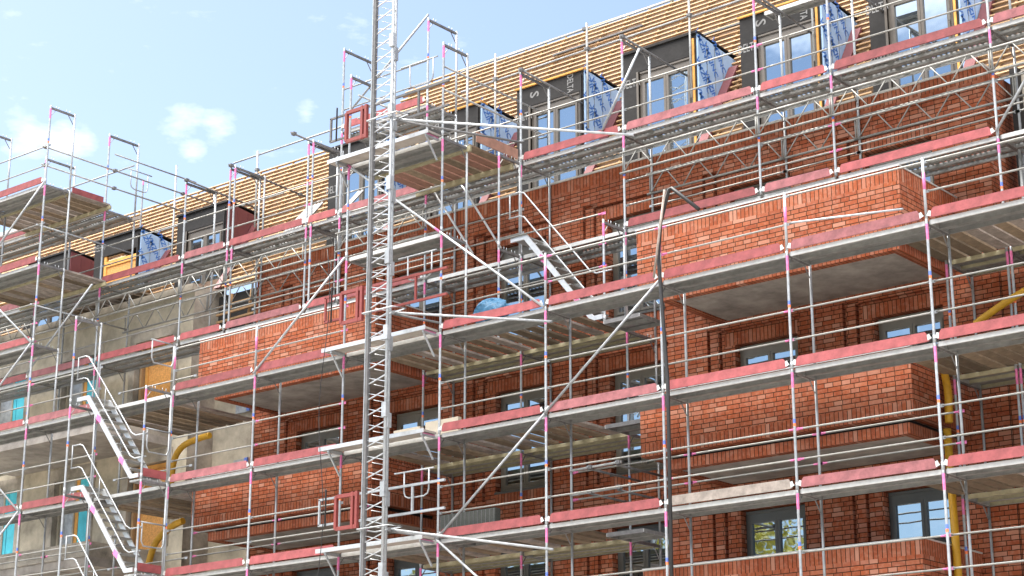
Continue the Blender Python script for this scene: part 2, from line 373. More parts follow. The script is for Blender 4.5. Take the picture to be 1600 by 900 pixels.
# the end return of the upper storey, the wall end at the left, a coping strip
b.quad([(-.27, W, 1.3), (-.27, 4.3, 1.3), (-.27, 4.3, WT-.25), (-.27, W, WT-.25)], BR)
b.quad([(-.27, W, WT-.25), (-.27, 4.3, WT-.25), (-.27, 4.3, WT), (-.27, W, WT)], BS)
b.quad([(XL, 4.3, -11.4), (XL, W, -11.4), (XL, W, WT), (XL, 4.3, WT)], BR)
b.box(-.27, XR, W+.03, W+.3, -11.4, 1.05, BR); b.box(-.27, XR, W+.03, W+.3, 1.05, 1.3, BS)
b.build('wall', B)
c = MB(); c.box(XL-.02, -.25, W-.03, W+.35, WT, WT+.04, WEDGE); c.build('coping', B)
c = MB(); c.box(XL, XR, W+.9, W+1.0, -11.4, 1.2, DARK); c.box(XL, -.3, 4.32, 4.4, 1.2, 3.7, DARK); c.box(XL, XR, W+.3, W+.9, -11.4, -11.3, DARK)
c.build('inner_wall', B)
# floor of the roof terrace
c = MB(); c.box(XL, -.3, W+.25, 4.4, WT-.06, WT-.01, CONCS); c.box(-.25, XR, W+.3, 4.4, 1.0, 1.2, CONCS); c.build('terrace_floor', B)

def window(x0, x1, z0, z1, y, fm, fr=.07, sash=.055, parent=B, head=0.0, mull=.5):
    f = MB(); d = .08
    f.box(x0, x0+fr, y, y+d, z0, z1, fm); f.box(x1-fr, x1, y, y+d, z0, z1, fm)
    f.box(x0+fr, x1-fr, y, y+d, z1-fr-head, z1, fm); f.box(x0+fr, x1-fr, y, y+d, z0, z0+fr, fm)
    if head:
        f.box(x0+fr, x1-fr, y-.015, y, z1-head*.55, z1-head*.5, fm)
        f.box(x0+.02, x1-.02, y-.03, y-.001, z1-.05, z1-.01, fm)
    xm = x0+(x1-x0)*mull
    panes = []
    for a, c_ in ((x0+fr, xm), (xm, x1-fr)):
        z2 = z1-fr-head
        f.box(a+.004, a+sash, y-.02, y+.05, z0+fr, z2, fm); f.box(c_-sash, c_-.004, y-.02, y+.05, z0+fr, z2, fm)
        f.box(a+sash, c_-sash, y-.02, y+.05, z2-sash, z2, fm); f.box(a+sash, c_-sash, y-.02, y+.05, z0+fr, z0+fr+sash, fm)
        panes.append((a+sash, c_-sash, z0+fr+sash, z2-sash))
    wo = f.build('window', parent)
    for p in panes:
        q = MB(); q.box(p[0]-.004, p[1]+.004, y+.02, y+.035, p[2]-.004, p[3]+.004, GLASS); q.build('pane', wo)
    return wo
for j, lz in enumerate(LZ):
    for k, x in enumerate(WJ):
        fm = FRAMD if (j >= 2) else FRAME
        window(x+.01, x+1.35, lz-2.09, lz-.01, W+.16, fm, fr=.08, head=.10)
        s = MB(); s.box(x-.01, x+1.37, W-.03, W+.16, lz-2.14, lz-2.1, FRAMD); s.build('window_sill', B)

def balcony(x0, x1, zc):
    """brick loggia box; zc = level of the upper balcony's scaffold deck"""
    y0 = 1.0; t = zc+1.34; m = MB()
    for (a, c_, d, e) in ((x0, x1, y0, y0+.24), (x0, x0+.24, y0+.24, W), (x1-.24, x1, y0+.24, W)):
        m.box(a, c_, d, e, zc+.45, t-.25, BR); m.box(a, c_, d, e, t-.25, t, BS); m.box(a, c_, d, e, zc+.22, zc+.45, BS)
    o = m.build('balcony', B)
    m = MB(); i0, i1 = x0+.40, x1-.16
    for (a, c_, d, e) in ((i0, i1, y0+.15, y0+.32), (i0, i0+.17, y0+.32, W), (i1-.17, i1, y0+.32, W)):
        m.box(a, c_, d, e, zc-.05, zc+.13, BS)
    m.box(i0+.1, i1-.1, y0+.27, W, zc+.13, zc+.218, FOIL)  # foil black used as painted shadow in the recess between brick bands
    m.build('lower_brick_band', o)
    m = MB(); m.box(i0+.17, i1-.17, y0+.32, W-.002, zc-.02, zc+.128, CONCS); m.build('soffit_slab', o)
    m = MB(); m.box(x0+.24, x1-.24, y0+.24, W-.002, zc+.225, zc+.4, CONC); m.build('balcony_floor', o)
    m = MB(); m.box(x0-.015, x1+.015, y0-.015, y0+.26, t, t+.025, WEDGE); m.box(x1-.25, x1+.015, y0+.26, W, t, t+.025, WEDGE); m.box(x0-.015, x0+.25, y0+.26, W, t, t+.025, WEDGE)
    m.build('coping', o)
for zc in (0, -3.13, -6.26):
    balcony(-6.35, -.95, zc); balcony(-18.36, -12.95, zc)

# --- concrete part at the left
crects = []
for lz in LZ:
    for x in (-23.3, -26.2, -29.15, -32.1):
        crects.append((x-.1, x+1.3, lz-2.1, lz, 10, None)); crects.append((x-.32, x+1.5, lz, lz+.3, -.03, CONC))
        crects.append((x-.32, x-.1, lz-2.1, lz, -.03, CONC)); crects.append((x+1.3, x+1.5, lz-2.1, lz, -.03, CONC))
b = grid_wall('c', -48, -21.3, -11.4, 3.75, crects, W+.2, PLAST, B, .3)
b.quad([(-21.3, W+.2, -11.4), (-21.3, W+1.4, -11.4), (-21.3, W+1.4, 3.75), (-21.3, W+.2, 3.75)], CONC)
b.quad([(-21.3, W+1.0, -11.4), (XL, W+1.0, -11.4), (XL, W+1.0, 2.3), (-21.3, W+1.0, 2.3)], PLAST)
b.box(-48, -21.28, W+.1, W+.2, 3.62, 3.78, CONC)
b.build('rendered_wall', B)
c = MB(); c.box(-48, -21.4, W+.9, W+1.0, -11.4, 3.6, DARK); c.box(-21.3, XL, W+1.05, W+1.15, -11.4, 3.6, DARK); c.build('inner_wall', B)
for j, lz in enumerate(LZ):
    for k, x in enumerate((-23.3, -26.2, -29.15, -32.1)):
        f = MB(); y = W+.42
        if k == 0:
            f.box(x-.08, x-.02, y-.1, y, lz-2.08, lz-.02, DARK); f.box(x-.02, x+.06, y-.14, y, lz-2.08, lz-.02, LATH)
            f.box(x+.10, x+1.28, y-.03, y, lz-2.08, lz-.12, OSB); f.box(x+.06, x+1.28, y-.12, y-.04, lz-.12, lz-.02, TIMB)
            f.box(x+.10, x+.2, y-.06, y-.031, lz-2.08, lz-.13, TIMB)
            tag(f.build('boarded_window', B), 'window opening closed with orange chipboard')
        else:
            f.box(x-.09, x-.02, y-.1, y, lz-2.08, lz-.02, PLAST); f.box(x-.02, x+.5, y-.04, y, lz-2.08, lz-.02, FILM)
            f.box(x+.5, x+.56, y-.07, y, lz-2.08, lz-.02, PLAST); f.box(x+.56, x+.68, y-.05, y, lz-2.08, lz-.02, TIMB if k == 1 else CYAN)
            f.box(x+.72, x+1.08, y-.06, y, lz-2.08, lz-.02, CYAN); f.box(x+1.08, x+1.28, y-.04, y, lz-2.08, lz-.02, FILM)
            tag(f.build('film_covered_window', B), 'window opening covered with clear film and cyan foam')
    # gap between concrete and brick: film-covered window
    f = MB(); f.box(-20.45, -19.95, W+.93, W+.99, lz-2.1, lz-.1, FILM); f.box(-19.93, -19.0, W+.9, W+.99, lz-2.1, lz-.1, FILMB)
    f.box(-20.0, -19.9, W+.86, W+.9, lz-2.1, lz-.1, BLUP)
    tag(f.build('film_covered_window', B), 'window opening wrapped in brown film')
# timber lattice in the dark recess beside the upper brickwork
m = MB(); m.box(-21.25, XL, W+.95, W+.99, 2.3, 3.6, DARK)
for i in range(6): m.bar((-21.0, W+.75-.02*i, 2.3+.18*i), (XL-.1, W+.75-.02*i, 2.34+.18*i), .05, .05, LATH)
for i in range(3): m.bar((-20.8+.7*i, W+.8, 2.2), (-20.5+.7*i, W+.7, 3.5), .05, .05, LATH)
m.build('timber_lattice', B)
def cbalcony(x0, x1, zc):
    m = MB(); m.box(x0, x1, 1.1, W+.19, zc-.02, zc+.33, CONC); m.box(x0+.0, x1, 1.14, W+.19, zc-.22, zc-.02, CONCS)
    m.build('concrete_balcony', B)
for zc in (0.05, -3.08, -6.2): cbalcony(-28.0, -22.0, zc); cbalcony(-40.0, -34.0, zc)

# --- roof
def roof(xa, xb, zt, dorm, mname, z_low=3.72):
    m = MB(); e = .05
    m.quad([(xa, ry(z_low)+e, z_low), (xb, ry(z_low)+e, z_low), (xb, ry(zt)+e, zt), (xa, ry(zt)+e, zt)], UNDER)
    m.quad([(xa, ry(zt)+e, zt), (xb, ry(zt)+e, zt), (xb, ry(zt)+5, zt+.3), (xa, ry(zt)+5, zt+.3)], UNDER)
    m.quad([(xa, ry(z_low)+e, z_low), (xa, ry(zt)+e, zt), (xa, ry(zt)+5, zt), (xa, ry(zt)+5, z_low)], UNDER)
    r = m.build(mname, B)
    m = MB(); n = int((zt-z_low)/.150); nrm = Vector((0, -1.65, 1)).normalized()
    for i in range(n+1):
        z = z_low+.04+i*.150; y = ry(z); segs = [(xa-.05, xb+.05)]
        for (a, c_) in dorm:
            if z < (6.6 if c_ > -18 else 6.1):
                segs = [s for (p, q) in segs for s in ((p, min(q, a)), (max(p, c_), q)) if s[1]-s[0] > .05]
        for (p, q) in segs:
            x = p
            while x < q-.05:
                l = min(R.uniform(3.2, 5.0), q-x); jz = R.uniform(-.002, .002)
                P = Vector((0, y, z+jz))+nrm*.045
                m.bar((x, P.y, P.z), (x+l-.01, P.y, P.z+R.uniform(-.002, .002)), .040, .045, LATH, nrm); x += l
    m.build('roof_battens', r)
    m = MB(); x = xa+.15
    while x < xb:
        if not any(a-.1 < x < c_+.1 for a, c_ in dorm):
            m.bar((x, ry(z_low)-.0, z_low), (x, ry(zt), zt+.02), .05, .03, LATH, nrm)
            m.box(x-.03, x+.03, ry(zt)-.03, ry(zt)+.05, zt, zt+.07, PLAST)
        else: m.bar((x, ry(6.62 if x > -18 else 6.12), 6.62 if x > -18 else 6.12), (x, ry(zt), zt+.02), .05, .03, LATH, nrm)
        x += .62
    m.build('counter_battens', r)
DC = {k: -2.05-2.93*k for k in (0, 1, 2, 3, 4, 5, 7, 8, 9, 11, 12)}; DC[7] = -22.15
dm = [(c_-.97, c_+.97) for c_ in DC.values()]
roof(-17.9, 9, 9.28, dm, 'batten_roof')
roof(-48, -17.9, 7.8, dm, 'low_batten_roof')
# lower roof beside the return at the right end
m = MB()
for i in range(16):
    z = 1.35+i*.16; m.bar((-.2, 4.05+.01*i, z), (6, 4.05+.01*i, z), .05, .05, GREYW if i < 9 else LATH)
m.box(-.2, 6, 4.12, 4.2, 1.2, 3.7, DARK); m.box(-.05, .1, 3.7, 4.1, 1.2, 3.75, FOIL); m.box(.1, .35, 3.85, 4.1, 1.2, 3.75, CONC)
m.build('open_lathing', B)

# --- lettering
def text_mesh(txt, size, mat, depth=.002):
    cu = bpy.data.curves.new('t', 'FONT'); cu.body = txt; cu.size = size; cu.extrude = depth; cu.offset = size*.012; cu.resolution_u = 2
    ob = bpy.data.objects.new('t', cu); COL.objects.link(ob); bpy.context.view_layer.update()
    me = bpy.data.meshes.new_from_object(ob.evaluated_get(bpy.context.evaluated_depsgraph_get()))
    vs = [v.co.copy() for v in me.vertices]; fs = [tuple(p.vertices) for p in me.polygons]
    bpy.data.objects.remove(ob); bpy.data.meshes.remove(me)
    xs = [v.x for v in vs]; ys = [v.y for v in vs]; cx = (min(xs)+max(xs))/2; cy = (min(ys)+max(ys))/2
    return [v-Vector((cx, cy, 0)) for v in vs], fs
TXT = {t: text_mesh(t, s, None) for t, s in (('VMZINC', .21), ('DELTA', .26), ('VENT S', .26), ('S', .34), ('DELTA-VENT', .24))}
def put_text(mb, t, o, ux, uy, mat):
    vs, fs = TXT[t]; n = ux.cross(uy); i = len(mb.v)
    for v in vs: mb.v.append(tuple(o+ux*v.x+uy*v.y+n*v.z))
    mi = mb.mi(mat)
    for f in fs: mb.f.append(tuple(i+k for k in f)); mb.m.append(mi); mb.s.append(False)

# --- dormers
def dormer(k, c):
    x0, x1 = c-.95, c+.95; Y = 4.15; zt = 6.62 if k < 6 else 6.12
    zb = 3.7
    m = MB()
    wx0, wx1, wz1 = c-.56, c+.80, zt-.46
    m.box(x0, wx0, Y, Y+.12, zb, zt, FOIL); m.box(wx1, x1-.04, Y, Y+.12, zb, zt, FOIL); m.box(wx0, wx1, Y, Y+.12, wz1, zt, FOIL)
    m.box(x1-.13, x1-.085, Y-.03, Y-.002, zb, zt-.1, TIMB if k in (0, 1, 2) else FOIL)
    D = m.build('dormer', B)
    # side faces
    m = MB(); poly = [(Y+.01, 4.17), (Y+.01, zt), (ry(zt-.14)+.03, zt-.14)]
    side = {7: MARO, 9: MARO, 11: MARO}.get(k, MEMB)
    m.prism(poly, 'X', x1-.04, x1, side); pass
    # narrow metal flashing behind the cheek
    fl = MB(); fl.prism([(ry(3.75)-.12, 3.75), (ry(3.75), 3.75), (ry(zt-.4), zt-.4), (ry(zt-.4)-.12, zt-.4)], 'X', x1+.02, x1+.24, MARO)
    side_o = m.build('cheek', D)
    side_o2 = fl.build('flashing', D)
    if side == MEMB:
        m = MB()
        for q in range(1, 4):
            y = Y+.02+q*.30; z0 = rp(y)+.02
            m.box(x1, x1+.008, y-.003, y+.003, z0, zt-.12, FRAME)
        m.build('seam', side_o)
        ang = math.radians(-58)
        ux = Vector((0, math.cos(ang), math.sin(ang))); uy = Vector((0, -math.sin(ang), math.cos(ang)))
        for q in range(4):
            m = MB(); y = Y+.17+q*.30; z = zt-.24-(q % 2)*.2
            while z-.38 > rp(y)+.05 and z > 3.9:
                if z < zt-.22: put_text(m, 'VMZINC', Vector((x1+.004, y, z)), ux, uy, INK)
                z -= .64
            if m.v: tag(m.build('printed_lettering', side_o))
    elif side == MARO:
        m = MB()
        for q in range(1, 4):
            y = Y+.02+q*.33; m.box(x1, x1+.012, y-.008, y+.008, rp(y)+.02, zt-.12, MARO)
        m.build('seam', side_o)
    m = MB(); m.box(x0-.03, x1+.02, Y-.05, Y+.2, zt, zt+.035, TIMB if k in (1, 3, 4) else FOIL)
    m.prism([(Y-.04, zt+.035), (Y-.04, zt+.06), (ry(zt)+.15, zt-.02), (ry(zt)+.15, zt-.05)], 'X', x0-.03, x1-.01, FOIL)
    m.build('dormer_roof', D)
    # print on the foil
    X = Vector((1, 0, 0)); Z = Vector((0, 0, 1))
    def word(*a):
        m = MB(); put_text(m, *a); m.build('foil_lettering', D)
    if k in (0, 1, 2, 3, 5, 8, 9):
        word('DELTA', Vector((x0+.19, Y-.004, 5.95 if k != 5 else 5.6)), X*.62, Z, INKW)
        word('VENT S', Vector((x0+.19, Y-.004, 4.95)), X*.55, Z, INKW)
    if k in (1, 3, 4):
        word('S', Vector((c-.45, Y-.004, zt-.22)), -Z, X, INKW)
    word('DELTA', Vector((c+.55, Y-.004, 6.39)), -Z*.55, X*.9, INKW) if k in (1, 3) else None
    if k == 8:
        m = MB(); m.box(wx0+.1, wx1, Y+.05, Y+.09, zb, 5.35, OSB); m.box(wx0, wx0+.1, Y+.02, Y+.1, zb, wz1, TIMB); m.box(wx0+.1, wx1, Y+.02, Y+.1, 5.35, 5.5, TIMB)
        m.build('board_infill', D)
    else:
        window(wx0, wx1, zb, wz1, Y+.04, FRAMC, fr=.08, sash=.06, parent=D, head=.12)
        m = MB(); m.box(wx0-.05, wx0, Y-.02, Y+.1, zb, wz1, FRAMC); m.build('window_surround', D)
for k, c_ in DC.items(): dormer(k, c_)

# --- far building at the left
m = MB(); m.box(-52, -40.6, 14, 20, GZ, 12.4, WARM); fb = thing('far_house', (0, 0, 0), 'sunlit orange rendered house with pale cornice beyond the roof', 'building')
m.build('wall', fb); m = MB(); m.box(-52.3, -40.4, 13.7, 20.2, 12.4, 12.8, WEDGE); m.build('cornice', fb)
m = MB(); m.bar((-43, 13.95, 9.5), (-42.2, 13.95, 12.2), .2, .1, FRAMD); m.bar((-43, 13.93, 11.0), (-40.7, 13.93, 10.9), .2, .1, WEDGE); m.build('timber_strut', fb)

# ------------------------------------------------------------------ scaffold kit
def std_tube(m, x, y, z0, z1, marks=True, r=.0242, n=8, top=False):
    """marks: painted bands of a 2 m lift frame"""
    zs = [z0]; ms = []
    if marks:
        cur = z0
        for (a, b_, mt) in ((z0+.03, z0+.09, GALV), (z0+1.02, z0+1.07, ORAN), (z0+1.07, z0+1.14, BLUP), (z0+1.66, z0+1.92, PINK)):
            if b_ > z1: break
            if a > cur: zs.append(a); ms.append(GALV)
            zs.append(b_); ms.append(mt); cur = b_
        if cur < z1: zs.append(z1); ms.append(GALV)
    else: zs.append(z1); ms.append(GALV)
    m.tube([(x, y, z) for z in zs], r, GALV, n, ms)
    if marks: m.tube([(x, y, z0-.02), (x, y, z0+.1)], r+.005, GALV, n)
def make_frame(h, wd, plain=False, foot=False, toptrans=True):
    def f():
        o = thing('scaffolding_section', (0, 0, 0), '', 'scaffold frame')
        for i, y in enumerate((0, wd)):
            m = MB(); std_tube(m, 0, y, 0, h, marks=not plain and i == 0)
            if i == 1 and not plain:
                m = MB(); std_tube(m, 0, y, 0, h, marks=False)
            if foot: m.box(-.08, .08, y-.08, y+.08, 0, .01, GALV)
            m.build('standard', o)
        if toptrans:
            m = MB(); m.bar((0, .025, h-.06), (0, wd-.025, h-.06), .04, .05, DSTEEL)
            m.bar((0, .03, h-.24), (0, .14, h-.09), .01, .02, DSTEEL, (1, 0, 0)); m.bar((0, wd-.03, h-.30), (0, wd-.2, h-.09), .01, .02, DSTEEL, (1, 0, 0))
            for y in (.16, .24, wd-.26, wd-.16): m.tube([(0, y, h-.04), (0, y, h+.03)], .008, GALV, 5)
            m.build('transom', o)
        return o
    return f
def make_deck(L_, mat, edge, wd=.66, y0=.03, n=2):
    def f():
        o = thing('scaffold_deck', (0, 0, 0), '', 'scaffold deck'); pw = wd/n
        for i in range(n):
            a = y0+i*(pw+.008); c_ = a+pw-.008; m = MB()
            m.box(.05, L_-.05, a, c_, -.092, -.088, mat)
            em = edge if i == 0 else SHEET
            m.box(.05, L_-.05, a, a+.012, -.165, -.092, em); m.box(.05, L_-.05, c_-.012, c_, -.165, -.092, YEDGE if edge is YEDGE else SHEET)
            m.box(.05, L_-.05, a+.012, a+.03, -.165, -.158, em); m.box(.05, L_-.05, c_-.03, c_-.012, -.165, -.158, SHEET)
            m.box(.06, L_-.06, (a+c_)/2-.02, (a+c_)/2+.02, -.12, -.094, SHEET)
            for x in (.03, L_-.05): m.box(x, x+.02, a, c_, -.16, -.095, GALVD)
            m.build('deck_plank', o)
        return o
    return f
def make_toe(L_, mat, y=-.025):
    def f():
        o = thing('toe_board', (0, 0, 0), '', 'toe board'); m = MB()
        a, c_ = .075, L_-.075
        m.prism([(a, -.065), (a, -.005), (a+.07, .085), (c_-.07, .085), (c_, -.005), (c_, -.065), (c_-.05, -.075), (a+.05, -.075)], 'Y', y-.015, y+.015, mat)
        m.build('board', o)
        for x, s in ((a, -1), (c_, 1)):
            q = MB(); q.prism([(x+s*.055, -.03), (x-s*.02, -.06), (x-s*.03, .03), (x+s*.01, .045), (x+s*.03, .0)], 'Y', y-.019, y-.0155, WEDGE); q.build('end_clip', o)
        return o
    return f
def make_rail(L_, pk=0, r=.017):
    def f():
        m = MB(); P = PINK if pk else RAIL; G = RAIL
        ms = [G, G, G] if not pk else ([P, G, G] if pk == 1 else [G, G, P] if pk == 2 else [P, G, P])
        m.tube([(.04, 0, 0), (.13, 0, 0), (L_-.13, 0, 0), (L_-.04, 0, 0)], r, RAIL, 7, ms)
        m.box(-.04, .06, -.006, .006, -.024, .024, PINK if pk in (1, 3) else GALV); m.box(L_-.06, L_+.04, -.006, .006, -.024, .024, PINK if pk in (2, 3) else GALV)
        o = m.build('guard_rail'); tag(o, 'x', 'guard rail'); return o
    return f
def make_girder(L_, h=.42):
    def f():
        o = thing('lattice_girder', (0, 0, 0), '', 'lattice girder')
        for z in (0, h):
            m = MB(); m.tube([(-.05, 0, z), (L_+.05, 0, z)], .0242, RAIL, 8); m.build('chord', o)
        m = MB(); n = max(2, round(L_/.75)*2); s = L_/n
        for i in range(n):
            a = (i*s+.03, 0, h if i % 2 else 0); c_ = ((i+1)*s-.03, 0, 0 if i % 2 else h)
            m.tube([a, c_], .013, RAIL, 6)
        m.tube([(.02, 0, 0), (.02, 0, h)], .015, RAIL, 6); m.tube([(L_-.02, 0, 0), (L_-.02, 0, h)], .015, RAIL, 6)
        m.build('lattice', o)
        return o
    return f
def pole(name, a, b_, label, cat, r=.0242, mat=None, group=None, couplers=(), pk=False):
    m = MB(); a = Vector(a); b_ = Vector(b_); mat = mat or GALV
    if pk:
        d = (b_-a); m.tube([a, a+d*.05, b_-d*.05, b_], r, mat, 8, [PINK, mat, PINK])
    else: m.tube([a, b_], r, mat, 8)
    o = m.build(name); tag(o, label, cat, group)
    for t in couplers:
        p = a+(b_-a)*t; q = MB(); q.box(p.x-.045, p.x+.045, p.y-.045, p.y+.045, p.z-.035, p.z+.035, DSTEEL)
        q.tube([(p.x-.02, p.y-.08, p.z), (p.x-.02, p.y+.08, p.z)], .009, GALV, 5); q.build('coupler', o)
    return o

BL = 2.57
PX = lambda k: -k*BL
ROW = {6: 'topmost', 4: 'first', 2: 'second', 0: 'third', -2: 'fourth', -4: 'fifth', -6: 'sixth'}
BAY = {-1: 'past right balcony corner', 0: 'along right half of right balcony', 1: 'along left half of right balcony', 2: 'just left of the right balcony',
       3: 'just right of the hoist mast', 4: 'behind the hoist mast', 5: 'just left of the hoist mast', 6: 'at the left brick balcony end',
       7: 'beside the stair tower', 8: 'just left of the stair tower', 9: 'at left picture edge', 10: 'beyond the left edge'}
def nm(p): return {-1: 'right of the yellow pipe', 0: 'at right balcony corner', 1: 'at the middle of right balcony', 2: 'by the black pole', 3: 'second right of hoist mast',
                   4: 'first right of hoist mast', 5: 'first left of hoist mast', 6: 'second left of hoist mast', 7: 'right of stair tower', 8: 'left of stair tower', 9: 'under the left tower', 10: 'at the left edge', 11: 'past the left edge'}[p]
# --- outer scaffold (S1): frames
for p in range(-1, 12):
    lifts = [-6, -4, -2]
    if p in (4, 5): lifts += [0, 2, 4]
    if p >= 9: lifts += [0, 2, 4, 6]
    for z in lifts:
        K.put('fr2', make_frame(2.0, .73), (PX(p), 0, z-.08), 'galvanised outer frame under deck row %s, %s' % (ROW.get(z+2, 'above the top one'), nm(p)), 'outer scaffold frames')
    z = -6-5.39
    K.put('frg', make_frame(5.31, .73, plain=True, foot=True), (PX(p), 0, GZ+.12), 'long ground lift frame of the outer scaffold, %s' % nm(p), 'outer scaffold ground frames')
    if p not in (4, 5) and p < 9:      # short guard post on the third deck row
        m = MB(); std_tube(m, 0, 0, 0, 1.03, marks=False); m.tube([(0, 0, .5), (0, 0, .78)], .0252, PINK, 8)
        o = m.build('guard_post', loc=(PX(p), 0, -.08)); tag(o, 'guard post topping the outer scaffold, %s' % nm(p), 'guard post', 'outer guard posts')
        m = MB(); std_tube(m, 0, 0, 0, .3, marks=False)
# decks, boards, rails
for k in range(-1, 11):
    x = PX(k+1)
    rows = [-6, -4, -2, 0]
    if k == 4: rows += [2, 4]
    if k >= 9: rows += [2, 4, 6]
    for z in rows:
        rowt = 'deck row %s from top' % ROW[z]
        dk = SHEET
        K.put(('deck', 0), make_deck(BL, SHEET, WEDGE), (x, 0, z), 'galvanised steel deck, %s, %s' % (rowt, BAY[k]), 'outer scaffold decks')
        if k == 7 and z <= 0: pass
        elif k == 4 and z in (4, 0, -2, -4): pass
        elif k == 4 and z == 2: pass
        else:
            mt = REDW if ((k*7+z*3) % 4 == 0) else REDB
            if k == 1 and z == -4: mt = GREYW
            look = {REDW: 'faded red', REDB: 'red painted', GREYW: 'bare grey weathered'}[mt]
            K.put(('toe', mt.name), make_toe(BL, mt), (x, 0, z), '%s toe board, %s, %s' % (look, rowt.replace(' from top', ''), BAY[k]), 'outer toe boards')
        for dz, nmz in ((.42, 'middle'), (.92, 'upper')):
            if k == 0 and z == 0 and dz < .5: continue
            if k == 4 and z in (0, -2, -4, 4): continue
            if k == 7 and z <= 0: continue
            if z == 0 and k == 2 and dz > .5: pass
            pkm = (0, 2, 0, 1, 0, 0, 3)[(k*3+z) % 7]; K.put(('rail', pkm), make_rail(BL, pkm), (x, .045, z-.02+dz), '%s guard rail, %s, %s' % (nmz, rowt.replace(' from top', ''), BAY[k]), 'outer guard rails')
        if z == -4 and k in (0, 1, 5, 6, 8, 9) or (z == -4 and k == 2):
            for dz, nmz in ((.47, 'middle'), (.97, 'upper')):
                K.put(('rail', 3), make_rail(BL, 3 if k < 3 else 0), (x, .775, z-.02+dz), '%s inner rail facing the wall, row fifth, %s' % (nmz, BAY[k]), 'inner guard rails')
# loose sloping rail at the right balcony
pole('loose_rail', (PX(1)+.05, .05, .42), (PX(0)-.55, .3, .30), 'loose slightly sloping tube in front of the right balcony parapet', 'scaffold tube', r=.018)

# --- inner / upper scaffold (S2)
Y2 = 2.12; W2 = .94
X2 = [-32.0, -29.1, -26.1, -23.5, -20.43, -18.86, -16.25, -15.2, -12.63, -10.02, -7.42, -4.33, -2.76, .35, 3.42]
def near2(x):
    names = {-32.0: 'far past the left edge', -29.1: 'past the left edge', -26.1: 'at the left edge', -23.5: 'at the left tower', -20.43: 'left of the maroon dormer', -18.86: 'right of the maroon dormer', -16.25: 'at the leaning metal sheets',
             -15.2: 'just left of the red gate', -12.63: 'just right of the hoist mast', -10.02: 'above the upper stair', -7.42: 'fourth dormer from right', -4.33: 'third dormer from right', -2.76: 'second dormer from right', .35: 'at the brick wall corner', 3.42: 'past the right edge'}
    return names[x]
for x in X2:
    lifts = [2, 4]
    if x in (-12.63, -15.2, -23.5, -26.1): lifts += [6]
    if x in (-12.63, -10.02, -7.42, .35) or x > 3: lifts = [-6, -4, -2, 0]+lifts
    if x == -23.5 or x < -25: lifts = lifts+[0]
    for z in lifts:
        K.put('fr2b', make_frame(2.0, W2), (x, Y2, z-.08), 'upper scaffold frame rising from deck row %s, %s' % (ROW.get(z, '0'), near2(x)), 'upper scaffold frames')
    if 0 not in lifts:       # stands on a short spigot on the brackets
        pass
for i in range(len(X2)-1):
    x, xn = X2[i], X2[i+1]; Lb = round(xn-x, 2)
    rows = [2, 4]
    if -12.7 < x < -7.5 or x >= .3: rows += [0, -2, -4]
    if x in (-26.1, -29.1, -32.0): rows += [6, 0]
    bay = 'between %s and %s' % (near2(x), near2(xn)) if False else near2(x)
    for z in rows:
        rowt = 'deck row %s' % ROW[z]
        pf = z >= 2
        K.put(('dk2', Lb, pf), make_deck(Lb, PERF if pf else SHEET, WEDGE if pf else YEDGE, wd=W2-.07, n=3), (x, Y2, z), '%s deck of the upper scaffold, %s, %s' % ('perforated steel' if pf else 'steel', rowt, bay), 'upper scaffold decks')
        if z >= 2:
            if not (z == 2 and -12.7 < x < -7.5) and not (z == 2 and x >= .3) and x != -12.63:
                mt = REDW if ((i*5+z) % 3 == 0) else REDB
                K.put(('toe2', Lb, mt.name), make_toe(Lb, mt), (x, Y2, z), '%s upper scaffold toe board, %s, %s' % ('faded red' if mt is REDW else 'red', rowt, bay), 'upper toe boards')
            if z == 2 or z == 4:
                for dz, nmz in ((.42, 'middle'), (.92, 'upper')):
                    if z == 2 and x == -10.02: continue
                    pkm = (0, 1, 0, 0, 2)[(i*2+z) % 5]; K.put(('rl2', Lb, pkm), make_rail(Lb, pkm), (x, Y2+.045, z-.02+dz), '%s guard rail of the upper scaffold, %s, %s' % (nmz, rowt, bay), 'upper guard rails')
    # lattice girders under the first row
    if Lb > 1.2 and not (-12.7 < x < -7.5):
        for yy, q in ((Y2-.06, 'front'), (Y2+W2+.05, 'rear')):
            if q == 'rear' and x < -24: continue
            K.put(('gird', Lb), make_girder(Lb), (x, yy if q == 'front' else Y2+W2-.1, 3.04 if q == 'front' else 2.86), '%s lattice girder below deck row first, %s' % (q, bay), 'lattice girders')
    # inner rails towards the wall on row two
    if -19 < x < -13 or x > -7.5:
        K.put(('rl3', Lb), make_rail(Lb, 0), (x, Y2+W2-.05, 2.62), 'dull rail behind the lattice girder, %s' % bay, 'rear rails')
# tie tubes from the upper scaffold to the roof
for x in (-20.43, -18.86, -16.25, -10.02, -7.42, -4.33, -2.76, .35):
    pole('tie_tube', (x+.05, Y2-.12 if x != -16.25 else 1.5, 5.93), (x+.05, 4.6, 5.82), 'dark tie tube running back to the roof, %s' % near2(x), 'tie tube', mat=DSTEEL, group='tie tubes', couplers=(.03, .9))
# double standards where two upper frames meet
for x in (-18.7, -16.1):
    for z in (2, 4):
        K.put('fr2b', None, (x, Y2, z-.08), 'doubled upper frame standing close to its twin, deck row %s, %s' % (ROW[z], 'right of the maroon dormer' if x < -17 else 'at the leaning sheets'), 'upper scaffold frames')
